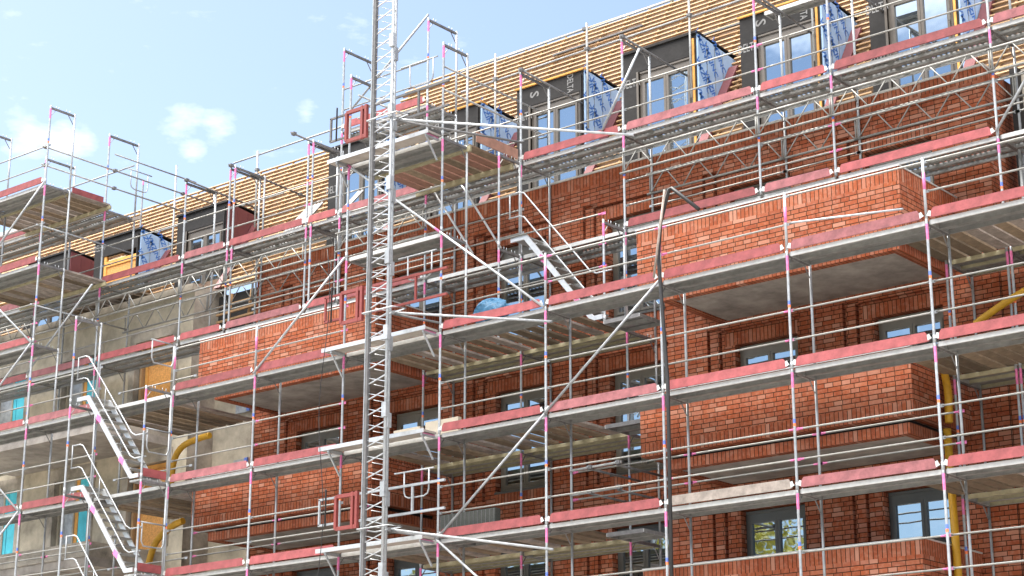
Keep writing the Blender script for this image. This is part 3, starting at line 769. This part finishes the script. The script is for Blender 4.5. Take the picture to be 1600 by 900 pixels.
# roof edge rail
for i, (a, c_) in enumerate(((-21.0, -15.6), (-13.4, -9.77), (-9.77, -7.1), (-7.1, -4.2), (-4.2, -1.3), (-1.3, 1.6))):
    zt = 7.1 if a < -15 else 7.5
    where = ['above the maroon dormer', 'right of the mast top', 'above the fourth dormer from right', 'above the third dormer', 'above the second dormer', 'above the last dormer at right'][i]
    pole('roof_rail', (a, 4.1, zt), (c_, 4.1, zt+.03), 'upper roof edge rail tube %s' % where, 'guard rail', r=.022, mat=GALVD, group='roof edge rails', couplers=(.98,))
    if a > -15: pole('roof_rail', (a, 4.1, zt-.5), (c_, 4.1, zt-.47), 'lower roof edge rail tube %s' % where, 'guard rail', r=.022, mat=GALVD, group='roof edge rails')
for x in (-20.1, -12.36, -9.77, -7.1, -4.2, -1.3):
    pole('roof_post', (x, 4.08, 5.2), (x, 4.08, (7.65 if x > -15 else 7.2)), 'roof edge post above the dormers, near %s' % ('the maroon dormer' if x < -15 else {-12.36: 'the mast', -9.77: 'the fourth dormer', -7.1: 'the third dormer', -4.2: 'the second dormer', -1.3: 'the right end'}[x]), 'guard post', mat=GALVD, group='roof edge posts', couplers=(.75,))
for i in range(3):
    x = -16.1+i*3.1
    m = MB(); m.bar((x, ry(8.3), 8.45), (x+1.2, ry(8.3), 8.45), .05, .05, DSTEEL); m.build('t') if False else None
m = MB(); m.bar((-9.2, 6.05, 7.55), (-4.0, 6.08, 7.6), .06, .04, DSTEEL); tag(m.build('steel_rail'), 'dark steel section lying along the roof battens at upper right', 'steel bar')
m = MB(); m.bar((-12.8, 6.75, 8.65), (-10.2, 6.78, 8.68), .06, .04, DSTEEL); tag(m.build('steel_rail'), 'short dark steel section lying near the roof top edge', 'steel bar')

K.put(('dk2', 1.57, False, 'hi'), make_deck(2.4, SHEET, WEDGE, wd=.32, n=1), (-4.75, 3.1, 6.15), 'single white-edged plank laid high in front of the second dormer from right', 'high planks')
# --- braces of the outer scaffold
def S1(p, z, y=-.05): return (PX(p), y, z-.1)
BR_ = [(6, 0, 5, 2, 'rising from left balcony to the mast'), (4, -4, 3, -2, 'lower long diagonal right of the mast'), (3, -2, 2, 0, 'upper part of the long diagonal left of the black pole'),
       (5, 4, 4, 2, 'falling just right of the mast top'), (4, 2, 3, 0, 'falling to the blue bag'), (9, 2, 10, 4, 'rising left from the left tower, second row'), (9, 2, 10, 0, 'falling left from the left tower'),
       (9, 6, 10, 4, 'falling left below the topmost deck'), (9, -2, 10, 0, 'rising left at the picture edge, low'), (9, -2, 10, -4, 'falling left at the picture edge, low'), (4, -4, 3, -6, 'falling right at the bottom of the mast')]
for a, za, b_, zb, t in BR_:
    pole('diagonal_brace', S1(a, za), S1(b_, zb), 'steel diagonal brace %s' % t, 'diagonal brace', group='outer diagonal braces', pk=(a == 5))
pole('diagonal_brace', (-24.3, .73, 1.5), (-22.0, .73, 3.3), 'inner diagonal brace behind the stair tower top', 'diagonal brace', group='outer diagonal braces')
pole('diagonal_brace', (-15.0, Y2, 6.3), (-12.63, Y2, 8.0), 'thick diagonal brace against the sky right of the mast', 'diagonal brace', group='upper diagonal braces')
pole('diagonal_brace', (.35, Y2-.06, 1.95), (1.9, Y2-.06, 4.0), 'pale diagonal brace at the right edge beside the brick corner', 'diagonal brace', group='upper diagonal braces')
pole('diagonal_brace', (-7.9, Y2-.06, 4.05), (-6.95, Y2-.06, 5.55), 'short diagonal tube in front of the fourth dormer window', 'diagonal brace', group='upper diagonal braces')
pole('diagonal_brace', (-12.6, Y2, 4.1), (-11.3, Y2, 2.2), 'white leaning tube under the landing deck beside the upper wall', 'diagonal brace', group='upper diagonal braces', mat=ALU)
pole('diagonal_brace', (-12.0, Y2+.3, 4.1), (-10.8, Y2+.3, 2.3), 'second white leaning tube against the upper brick wall', 'diagonal brace', group='upper diagonal braces', mat=ALU)
# landing scaffold between outer and upper scaffold behind the mast (row one, three, four, five)
for z in (4,):
    for y, t in ((.73, 'front'), (2.06, 'rear')):
        m = MB(); m.bar((PX(5), y, z-.16), (PX(4)+.1, y, z-.16), .05, .12, YEDGE); tag(m.build('ledger_beam'), 'yellowish %s ledger beam under the top landing' % t, 'ledger beam', 'ledger beams')
def planks(x0, x1, y0, y1, z, where, mats=(PLANK, PLANK, GREYW), n=None):
    n = n or int(round((x1-x0)/.25)); wv = (x1-x0)/n
    ords = ['first', 'second', 'third', 'fourth', 'fifth', 'sixth', 'seventh', 'eighth', 'ninth', 'tenth', 'eleventh', 'twelfth', '13th', '14th']
    for i in range(n):
        mt = R.choice(mats); a = x0+i*wv
        key = ('plank', round(y1-y0, 2), mt.name)
        dy = R.uniform(-.06, .06); dz = R.uniform(0, .012)
        def mk():
            m = MB(); m.box(0, .212, 0, y1-y0, -.045, 0, mt); m.box(-.0015, .2135, -.01, .03, -.04, -.01, GALVD) ; o = m.build('plank'); tag(o, 'x', 'plank'); return o
        K.put(key, mk, (a+R.uniform(0, .015), y0+dy, z-.05+dz), '%s wooden plank seen from below, %s, %s from left' % ({PLANK: 'brown', GREYW: 'grey', PLY: 'red-brown'}[mt], where, ords[i]), 'planks '+where)
for z, rw in ((0, 'third'), (-2, 'fourth'), (-4, 'fifth')):
    planks(-12.55, -7.5, .70, 2.18, z, 'gap platform of deck row '+rw, n=14)
    if z > -4 or True: planks(-.85, 2.0, .70, 2.18, z, 'right end platform of row '+rw, n=11)
    planks(-21.2, -18.5, .72, 2.9, z-.02, 'left recess platform of row '+rw, n=9)
planks(-12.8, -10.2, .73, 2.1, 4, 'top landing behind the mast', (PLY, PLY, PLANK), n=10)
for z, rw in ((6, 'topmost'), (4, 'first')):
    planks(-26.6, -23.2, .73, 2.1, z, 'left tower of row '+rw, (PLANK, GREYW), n=13)
    if z < 5: planks(-26.6, -23.2, 3.1, 3.9, z, 'rear of left tower of row '+rw, (PLANK, GREYW), n=13)
    for y in ((.73, 2.02, 2.9, 3.85) if z < 5 else (.73, 2.02, 3.0)):
        m = MB(); m.bar((-26.6, y, z-.16), (-23.15, y, z-.16), .05, .09, YEDGE if y < 2.5 else GREYW); tag(m.build('ledger_beam'), 'timber-coloured ledger under the left tower deck row %s, %s' % (ROW[z], {.73: 'outermost', 2.02: 'second from outside', 2.9: 'third from outside'}.get(y, 'rearmost')), 'ledger beam', 'ledger beams')
# right double frames of the inner scaffold
for x in (-.75, .42):
    for z in (-6, -4, -2):
        K.put('fr2b', None, (x, Y2 if x < 0 else Y2+.0, z-.08), 'inner frame beside the yellow pipe, below deck row %s, %s' % (ROW[z+2], 'left one' if x < 0 else 'right twin'), 'upper scaffold frames')
for z in (0, -2, -4):
    K.put(('dk2', 1.1, False), make_deck(1.1, SHEET, YEDGE, wd=W2-.07), (-.75, Y2, z), 'short steel deck with yellowish edge by the yellow pipe, deck row %s' % ROW[z], 'upper scaffold decks')
    K.put(('dk2', .9, False), make_deck(.9, DSTEEL, DSTEEL, wd=.75), (-7.42, 1.3, z-.02), 'short steel deck beside the left side of right balcony, deck row %s' % ROW[z], 'upper scaffold decks')
# console platform at the mast
for z in (4, 0, -2, -4):
    m = MB(); t = thing('landing_platform', (PX(5), 0, z), 'narrow white-edged landing platform in front of hoist mast, deck row %s' % ROW[z], 'platform', 'hoist landing platforms')
    m.box(-.25, BL-.05, -.37, -.02, -.10, -.06, CONCS); m.box(-.25, BL-.05, -.385, -.37, -.12, -.04, ALU); m.build('platform_board', t)
    for x in (.0, BL-.12):
        q = MB(); q.bar((x, -.37, -.14), (x, 0, -.14), .04, .05, GALV); q.bar((x, -.35, -.17), (x, -.03, -.58), .03, .03, GALV); q.bar((x, -.36, -.12), (x, -.02, -.12), .06, .012, PINK if x > 1 else GALV); q.build('bracket', t)

# --- hoist mast
HM = thing('hoist_mast', (-11.05, -.95, GZ), 'tall galvanised lattice hoist mast rising in front of the scaffold to above the roof', 'hoist mast')
H = 26.0; m = MB()
m.box(-.235, -.175, -.05, .03, 0, H, DSTEEL); m.box(-.25, -.232, -.06, .04, 0, H, GALV); m.build('rack_rail', HM)
m = MB(); m.tube([(.27, 0, 0), (.27, 0, H)], .030, GALV, 10); m.build('mast_tube', HM)
m = MB(); m.tube([(.0, .36, 0), (.0, .36, H)], .03, GALV, 10); m.build('mast_tube', HM)
m = MB(); z = .1
while z < H-.3:
    m.bar((-.18, 0, z), (.24, 0, z+.12), .014, .028, ALU, (0, 1, 0)); m.bar((-.18, .015, z+.12), (.24, .015, z), .014, .028, ALU, (0, 1, 0))
    m.tube([(-.12, .08, z), (.0, .34, z-.02)], .007, ALU, 5); m.tube([(.16, .08, z), (.0, .34, z-.02)], .007, ALU, 5)
    z += .30
m.build('lattice', HM)
for i in range(17):
    z = .6+i*1.5; m = MB()
    m.box(.22, .33, -.06, .02, z, z+.28, GALV); m.build('section_coupler', HM)
    m = MB(); m.box(-.03, .05, .30, .40, z-.1, z+.18, GALV); m.build('section_coupler', HM)
for i, z in enumerate((4.15, .2, -3.95)):
    t = 'at deck row %s' % ('first', 'third', 'fifth')[i]
    pole('mast_tie', (-10.8, -.78, z), (-5.6 if i == 0 else -7.5, -.08, z+(-1.42 if i == 0 else -.62)+(0 if i else 0)), 'long horizontal tie tube from the hoist mast to the right, %s' % t, 'tie tube', mat=GALV, group='mast ties', couplers=(.01,))
    pole('mast_tie', (-10.75, -.78, z-.04), (-9.95 if i else -9.4, .7 if i else 1.4, z-.18), 'dark tie tube from the hoist mast back to the scaffold, %s' % t, 'tie tube', mat=DSTEEL, group='mast ties')
    m = MB(); m.tube([(-11.35, -1.05, z+.02), (-10.55, -1.05, z+.02), (-10.4, -.85, z), (-11.2, -.72, z), (-11.35, -1.05, z+.02)], .016, GALV, 6); tag(m.build('mast_bracket'), 'tube bracket clamped round the hoist mast %s' % t, 'bracket', 'mast brackets')
# landing gates
def gate(z, col, label, x0=-13.0, x1=-9.75, yy=-.42):
    t = thing('landing_gate', (0, yy, z), label, 'gate', 'landing gates')
    m = MB()
    m.bar((x0, 0, 0), (-12.55, 0, 0), .04, .04, col); m.bar((x0, 0, -.5), (-12.55, 0, -.5), .04, .04, col); m.bar((x0+.02, 0, -.5), (x0+.02, 0, 0), .04, .04, col)
    m.bar((-11.9, 0, 0), (x1, 0, 0), .045, .045, col); m.bar((-11.9, 0, -.52), (x1, 0, -.52), .045, .045, col); m.bar((-10.55, 0, -.5), (-10.55, 0, 0), .04, .04, col)
    m.build('gate_rail', t)
    m = MB()
    for a, c_ in (((-12.5, -.0), (-11.95, -.0)), ((-12.5, -.62), (-11.95, -.62)), ((-12.5, 0), (-12.5, -.62)), ((-11.95, 0.05), (-11.95, -.66)), ((-12.06, 0.05), (-12.06, -.66))):
        m.bar((a[0], -.03, a[1]), (c_[0], -.03, c_[1]), .06, .07, ORGATE)
    m.build('red_frame', t)
    m = MB(); m.tube([(-12.75, -.07, -.55), (-12.75, -.07, .1), (-12.72, -.1, .16)], .018, RUBB, 6); m.build('handle', t)
gate(4.82, DSTEEL, 'grey landing gate with red frame left of the mast on top landing')
gate(.98, ORGATE, 'all red landing gate left of the mast at third deck row')
gate(-3.10, GALV, 'grey landing gate with red frame left of the mast, lowest of three')
# hoop gates right of the mast
def hoop(key, loc, label, w_=.62, h_=.5, ext=.25):
    def f():
        m = MB(); r = .016
        m.tube([(-ext, 0, 0), (w_+.12, 0, 0)], r, GALV, 7)
        pts = [(0, 0, 0), (0, 0, -h_+.12), (.03, 0, -h_+.04), (.12, 0, -h_), (w_-.12, 0, -h_), (w_-.03, 0, -h_+.04), (w_, 0, -h_+.12), (w_, 0, 0)]
        m.tube(pts, r, GALV, 7); o = m.build('hoop_gate'); tag(o, 'x', 'hoop gate'); return o
    return K.put(key, f, loc, label, 'hoop gates')
hoop('hoop', (-10.85, -.36, 5.45), 'round-cornered tube gate right of the mast, topmost')
hoop('hoop', (-10.82, -.36, 1.42), 'round-cornered tube gate right of the mast, above third deck row')
hoop('hoop', (-10.82, -.36, -2.82), 'round-cornered tube gate right of the mast, lowest')

# --- mason stairs
def make_stair(L_, H_):
    def f():
        o = thing('scaffold_stair', (0, 0, 0), '', 'stair'); n = 9; wv = .58
        # runs from (0,0,0) down to (L_,0,-H_)
        lp, bp = .38, .22
        for i, y in enumerate((0, wv)):
            m = MB(); t = .035
            m.prism([(0, -.05), (0, .04), (lp+.03, .04), (L_-bp+.0, -H_+.07), (L_, -H_+.07), (L_, -H_-.02), (L_-bp-.06, -H_-.02), (lp-.04, -.05)], 'Y', y, y+t, ALU)
            if i == 0:
                for q in (.28, .80):
                    cx = lp+(L_-bp-lp)*q; cz = -H_*q+.05
                    m.prism([(cx-.09, cz+.075), (cx+.05, cz+.095-.12), (cx+.03, cz-.16), (cx-.13, cz-.03)], 'Y', y-.003, y-.001, PINK)
            m.build('stringer', o)
        m = MB()
        for i in range(n):
            q = (i+1)/(n+1); x = lp+(L_-bp-lp)*q; z = -H_*q+.03
            m.box(x-.1, x+.1, t, wv, z-.025, z, SHEET)
        m.build('treads', o)
        m = MB(); m.box(0, lp, t, wv, .0, .03, SHEET); m.build('landing', o); m = MB(); m.box(L_-bp, L_, t, wv, -H_+.02, -H_+.05, SHEET); m.build('landing', o)
        for y, nmn in ((-.02, 0),):
            m = MB(); r = .016
            for dz in (.95, .45):
                m.tube([(-.02, y, dz), (.25, y, dz), (.36, y, dz-.04), (L_-bp-.05, y, -H_+dz+.02), (L_-bp+.1, y, -H_+dz-.06), (L_+.25, y, -H_+dz-.06)], r, GALV, 7)
            m.tube([(0, y, .45), (0, y, .95)], r, GALV, 7)
            if nmn == 1: pass
            m.tube([(L_*.45, y, -H_*.42+.5+.0), (L_*.45, y, -H_*.42+.95)], r*.8, GALV, 6)
            m.build('handrail', o)
        return o
    return f
K.put('st', make_stair(2.25, 2.0), (-20.45, -.66, .0), 'aluminium stair flight of the left tower, upper one', 'stair flights')
K.put('st', None, (-20.45, -.66, -2.0), 'aluminium stair flight of the left tower, middle one', 'stair flights')
K.put('st', None, (-20.45, -.66, -4.0), 'aluminium stair flight of the left tower, lowest one', 'stair flights')
K.put('st', None, (-9.75, 1.46, 2.0), 'aluminium stair flight above the blue bag with pink marks', 'stair flights')
# stair tower frames
for p in (7, 8):
    tops = {7: [-8, -6, -4, -2], 8: [-8, -6, -4, -2, 0]}[p]
    for z in tops:
        K.put('frst', make_frame(2.0, .70), (PX(p)-(0.0 if p == 8 else 0), -.74, z-.08), 'stair tower frame below deck row %s, %s side' % (ROW.get(z+2, 'first') if z > -8 else 'lowest', 'left' if p == 8 else 'right'), 'stair tower frames')
for z in (-2, -4):
    m = MB(); m.box(-.02, .02, -.70, -.04, -.07, .1, REDB); t = thing('end_toe_board', (PX(7)-.03, 0, z+.05), '', 'toe board')
    tag(t, 'short red end board across the stair landing, deck row %s' % ROW[z], 'toe board', 'end toe boards'); m.build('board', t)
    m = MB(); m.box(PX(7)-.45, PX(7), -.68, -.03, z-.11, z-.07, GALVD); tag(m.build('landing_plate'), 'small steel landing at stair foot, deck row %s' % ROW[z], 'landing', 'stair landings')
    def _y(): 
        pass
for z, t in ((.45, 'upper'), (-1.5, 'middle'), (-3.5, 'lower')):
    m = MB(); r = .016
    m.tube([(0, -.7, 0), (0, -.02, 0)], r, GALV, 7)
    m.tube([(0, -.66, 0), (0, -.66, -.4), (0, -.6, -.5), (0, -.12, -.5), (0, -.06, -.4), (0, -.06, 0)], r, GALV, 7)
    o = m.build('end_hoop', loc=(PX(7)+.02, 0, z+.5)); tag(o, 'tube hoop closing the stair tower end, %s one' % t, 'hoop gate', 'stair tower hoops')
# stair tower rails outside
for z in (0, -2, -4):
    K.put('strail', make_rail(BL, 0), (PX(8), .6, z+.4), 'inner rail of the stair tower, deck row %s' % ROW[z], 'stair tower rails')
# upper stair tower frames (between the scaffolds)
for x, lf in ((-10.02, (0, 2)), (-7.42, (0,))):
    for z in lf:
        K.put('fru', make_frame(2.0, .66), (x, 1.42, z-.08), 'frame of the small stair bay above the blue bag, deck row %s, %s' % (ROW[z], 'left' if x < -9 else 'right'), 'upper stair frames')
K.put(('rl2', 2.6, 9), make_rail(2.6, 2), (-10.02, 1.44, 2.05), 'pink-ended rail at the head of the small upper stair', 'upper stair rails')
K.put(('rl2', 2.6, 9), None, (-10.02, 1.44, 1.45), 'lower rail of the small upper stair bay', 'upper stair rails')
K.put(('rl2', 2.6, 9), None, (-10.02, 1.44, 1.0), 'lowest rail of the small upper stair bay', 'upper stair rails')

# --- left tower upper parts
for x in (-23.35,):
    for z in (6.45, 6.92):
        pole('tower_rail', (x, .0, z), (x, 5.6, z), 'end rail of the left tower running back over the roof, %s' % ('lower' if z < 6.7 else 'upper'), 'guard rail', group='left tower end rails', mat=GALVD, r=.022, couplers=(.02, .4, .8))
    pole('tower_rail', (x, 2.2, 7.35), (x, 4.9, 7.35), 'highest short end rail of the left tower', 'guard rail', group='left tower end rails', mat=GALVD, r=.02)
    pole('tower_rail', (x, .0, 4.9), (x, 2.9, 4.9), 'end rail below the topmost deck of left tower', 'guard rail', group='left tower end rails', mat=GALV, r=.02)
    pole('tower_rail', (x, .0, 2.9), (x, 2.9, 2.9), 'end rail below the first deck row of left tower', 'guard rail', group='left tower end rails', mat=GALV, r=.02)
for y, z1, t in ((4.26, 7.66, 'front'), (5.6, 7.3, 'rear')):
    pole('tower_post', (-23.4, y, 3.9), (-23.4, y, z1), '%s post of the left tower above the roof' % t, 'scaffold tube', mat=GALV, group='left tower posts')
pole('tower_post', (-25.9, 5.2, 5.2), (-25.9, 5.2, 8.1), 'rear left post of the left tower with pink top', 'scaffold tube', group='left tower posts', pk=True)
m = MB(); m.box(-.015, .015, .9, 1.85, -.07, .08, REDB); tag(m.build('end_toe_board', loc=(-23.25, 0, 6)), 'red end board on the topmost deck of the left tower', 'toe board', 'end toe boards')
pole('back_rail', (-27, 5.3, 6.5), (-20.4, 5.3, 6.5), 'rear rail tube of the left tower against the sky, lower', 'guard rail', mat=GALVD, r=.02)
pole('back_rail', (-27, 2.95, 7.3), (-23.5, 2.95, 7.3), 'rail behind the left tower top', 'guard rail', mat=GALVD, r=.02)
hoop('hoopT', (0, 0, 0), 'round-cornered tube gate on the left tower against the sky', w_=.55, h_=.5, ext=.1)
ht = K.p['hoopT']; ht.rotation_euler = (0, 0, math.radians(90)); ht.location = (-23.35, 2.75, 7.1)
# top frames over the red gate: extra rails between mast tower frames
for z, t in ((6.9, 'upper'), (6.4, 'lower')):
    K.put('mtr', make_rail(BL, 0), (-15.2, Y2, z), 'guard rail left behind the mast top, %s' % t, 'mast top rails')
    pole('tower_rail', (-12.63, -.0, z-1.5), (-12.63, 2.9, z-1.5), 'end rail running back beside the mast top, %s' % t, 'guard rail', mat=GALVD, r=.02, group='mast tower end rails')
    pole('tower_rail', (PX(4), -.0, z-1.5), (PX(4), 3.2, z-1.5), 'end rail running back at the right side of the top landing, %s' % t, 'guard rail', mat=GALVD, r=.02, group='mast tower end rails')
K.put(('toe2', 2.57, 'red_board'), make_toe(2.57, REDB), (-15.2, Y2, 6.0), 'red toe board on the highest deck behind the hoist mast', 'upper toe boards')
K.put(('dk2', 2.57, True), make_deck(2.57, PERF, WEDGE, wd=W2-.07, n=3), (-15.2, Y2, 6.0), 'highest perforated deck behind the hoist mast', 'upper scaffold decks')
m = MB(); m.box(0, .02, 0, 1.3, -.0, .22, PLY); tag(m.build('end_board', loc=(-10.1, .8, 3.98)), 'red-brown end board at the right side of top landing', 'board')

# --- black hose / pole at the right balcony
m = MB(); m.tube([(-4.93, -.2, -7.4), (-4.9, -.2, -2), (-5.05, -.18, .3), (-4.97, -.2, .9), (-4.78, -.2, 1.46), (-4.72, -.2, 1.48), (-4.16, -.2, .96)], .034, RUBB, 8)
tag(m.build('black_hose'), 'black hose running up the scaffold and kinked over at the right balcony', 'hose')
m = MB(); m.tube([(-5.1, -.26, -.1), (-4.82, -.27, 1.45)], .022, GREYW, 7); tag(m.build('wooden_pole'), 'pale wooden pole strapped to the black hose top', 'pole')
# --- blue bag
bpy_rng = random.Random(3)
def blob(cx, cy, cz, rx, ry_, rz, mat, name):
    m = MB(); nu, nv = 28, 16; i0 = 0
    for j in range(nv+1):
        th = math.pi*j/nv
        for i in range(nu):
            ph = 2*math.pi*i/nu
            k = 1+.08*math.sin(3*ph+2*th)-.26*abs(math.sin(4*ph+4*th))+.07*abs(math.sin(9*ph-7*th))+bpy_rng.uniform(-.05, .05)
            z = math.cos(th); zz = max(z, -.75) if z < 0 else z
            m.v.append((cx+rx*k*math.sin(th)*math.cos(ph), cy+ry_*k*math.sin(th)*math.sin(ph), cz+rz*(zz*(1+.15*math.sin(2*ph)))))
    for j in range(nv):
        for i in range(nu):
            m.f.append((j*nu+i, (j+1)*nu+i, (j+1)*nu+(i+1) % nu, j*nu+(i+1) % nu)); m.m.append(m.mi(mat)); m.s.append((i+j) % 3 > 0)
    return m.build(name)
tag(blob(-9.3, .38, .17, .42, .27, .27, BAG, 'rubbish_bag'), 'crumpled blue plastic rubbish bag on the third deck row', 'bag')
# --- rolled dark mesh
m = MB(); m.box(-10.5, -9.15, .3, .45, -4.05, -3.58, BITU)
for i in range(14): m.box(-10.48+i*.1, -10.473+i*.1, .293, .3, -4.05, -3.59, DSTEEL)
tag(m.build('mesh_panel'), 'dark wire mesh panel standing on the fifth deck row right of the mast', 'mesh panel')
# --- cream boards
m = MB(); m.box(-12.3, -11.6, .9, 1.0, -1.95, -1.6, CREAM); tag(m.build('timber_board'), 'pale cream board standing behind the mast, left one', 'board', 'cream boards')
m = MB(); m.box(-11.45, -10.6, .9, 1.0, -1.95, -1.55, CREAM); tag(m.build('timber_board'), 'pale cream board by the scaffold frame, right one', 'board', 'cream boards')
# --- leaning sheets on the roof
def lean(x0, x1, n, mat, label):
    t = thing('metal_sheet_stack', (x0, 0, 0), label, 'metal sheets')
    for i in range(n):
        m = MB(); a = i*.11; m.bar((a, 3.05+.01*i, 4.05), (a+.55, 3.75, 5.15), .085, .03, DSTEEL, (0, -1, .5)); m.build('sheet', t)
lean(-18.4, -17.4, 5, GALV, 'galvanised sections leaning on the roof battens left of the mast')
lean(-16.75, -16.5, 2, GALVD, 'perforated pale plank leaning on roof battens beside the black foil')
# --- yellow hoses
def hose(pts, r, label, ribs=True):
    P = [Vector(p) for p in pts]; q = []
    for i in range(len(P)-1):
        p0 = P[max(i-1, 0)]; p1 = P[i]; p2 = P[i+1]; p3 = P[min(i+2, len(P)-1)]
        for k in range(14):
            t = k/14; q.append(.5*((2*p1)+(-p0+p2)*t+(2*p0-5*p1+4*p2-p3)*t*t+(-p0+3*p1-3*p2+p3)*t**3))
    q.append(P[-1]); m = MB(); m.tube(q, [r*(1+(.06 if i % 2 else -.03)) for i in range(len(q))], YTUBE, 12)
    tag(m.build('drain_hose'), label, 'hose', 'yellow hoses')
hose([(-18.45, 1.5, -.72), (-18.8, 1.5, -.74), (-19.35, 1.5, -.85), (-19.62, 1.5, -1.15), (-19.75, 1.55, -1.7), (-20.1, 1.7, -1.85), (-20.7, 1.9, -1.8), (-21.0, 2.0, -1.9)], .07, 'yellow corrugated hose hanging at the left, above the fourth deck row')
hose([(-19.2, 1.5, -2.55), (-19.6, 1.5, -2.65), (-20.1, 1.5, -2.95), (-20.35, 1.5, -3.6), (-20.55, 1.5, -4.6), (-20.9, 1.5, -5.8), (-21.0, 1.5, -8)], .075, 'yellow corrugated hose hanging down behind the lower stair flight')
hose([(-.86, 2.0, -2.05), (-.82, 2.0, -2.4), (-.84, 2.0, -2.9)], .065, 'short yellow hose end above the pipe at right balcony side')
m = MB(); m.tube([(-.82, 2.0, GZ+.15), (-.86, 2.0, -5.4), (-.88, 2.0, -3.0)], .065, YTUBE, 12, ); tag(m.build('drain_pipe'), 'long yellow vertical pipe beside the right balcony side wall', 'pipe')
hose([(-.25, 2.0, -1.32), (.1, 2.0, -1.15), (.5, 2.0, -.98), (1.2, 2.0, -.75)], .06, 'sloping yellow hose at the right edge, above fourth deck row')
# --- bundles of tubes by the brick corner, upper right
for i in range(5):
    pole('stacked_tube', (.55+i*.13, 2.5+.05*(i % 2), 0), (.5+i*.14, 2.6, 1.75+.1*(i % 3)), 'upright tube stacked at the right edge beside the brick corner, number %s from left' % ['one', 'two', 'three', 'four', 'five'][i], 'scaffold tube', mat=(GALVD, GREYW)[i % 2], group='stacked tubes', r=.03)
# dark short tubes projecting at the fifth row bay 2
for i, (x, z) in enumerate(((-7.25, -3.05), (-6.65, -3.05), (-7.25, -3.5), (-6.65, -3.5))):
    pole('putlog_tube', (x, .7, z), (x+.02, 2.2, z), 'dark stub tube pointing to the wall beside the right balcony, %s %s' % ('upper' if z > -3.2 else 'lower', 'left' if i % 2 == 0 else 'right'), 'scaffold tube', mat=DSTEEL, group='stub tubes', r=.022)
for z, t in ((-3.05, 'upper'), (-3.5, 'lower')):
    pole('putlog_tube', (-7.7, .68, z+.02), (-6.55, .68, z+.04), 'short doubled tube right of the third outer frame, %s' % t, 'scaffold tube', group='stub tubes', couplers=(.4, .95), mat=GALVD)
# rope at the mast
m = MB(); pts = [(-12.95+.1*math.sin(i*.5), -.45, 2.0-i*.35) for i in range(28)]; m.tube(pts, .008, RUBB, 5); tag(m.build('rope'), 'thin dark rope hanging left of the hoist mast', 'rope')

# --- street trees opposite, seen only mirrored in the panes
def tree(x, y, h, label, leaf):
    t = thing('street_tree', (x, y, GZ), label, 'tree', 'street trees')
    m = MB(); m.tube([(0, 0, 0), (.1, 0, h*.25), (0, .1, h*.5), (.1, 0, h*.8)], [.28, .2, .14, .04], BARK, 10)
    for i in range(9):
        a = i*2.4; z = h*(.3+.05*i); l = h*.22*(1-.05*i)
        m.tube([(0, 0, z), (math.cos(a)*l*.5, math.sin(a)*l*.5, z+l*.35), (math.cos(a)*l, math.sin(a)*l, z+l*.55)], [.09, .05, .02], BARK, 6)
    m.build('trunk', t)
    m = MB(); rr = random.Random(int(abs(x)*10))
    cl = [(rr.gauss(0, h*.13), rr.gauss(0, h*.13), h*rr.uniform(.38, .98), rr.uniform(.5, 1.1)) for _ in range(60)]
    for _ in range(6500):
        c_ = rr.choice(cl); p = Vector((c_[0]+rr.gauss(0, c_[3]*.55), c_[1]+rr.gauss(0, c_[3]*.55), c_[2]+rr.gauss(0, c_[3]*.45)))
        u = Vector((rr.gauss(0, 1), rr.gauss(0, 1), rr.gauss(0, 1))).normalized(); v = u.cross(Vector((rr.gauss(0, 1), rr.gauss(0, 1), rr.gauss(0, 1)))).normalized()
        s = rr.uniform(.08, .16); m.quad([p-u*s, p+v*s*.6, p+u*s, p-v*s*.6], leaf)
    m.build('crown', t)
for i, (x, y, h) in enumerate(((-20.6, -20.5, 14.3), (-26.3, -21.5, 13.6), (-31.5, -21, 14), (-39, -22, 13))):
    tree(x, y, h, ['yellowing street tree opposite, nearest the camera', 'yellow-green street tree opposite, second', 'tall street tree opposite, third', 'farthest street tree opposite'][i], (LEAFY, LEAFY, LEAF, LEAFY)[i])
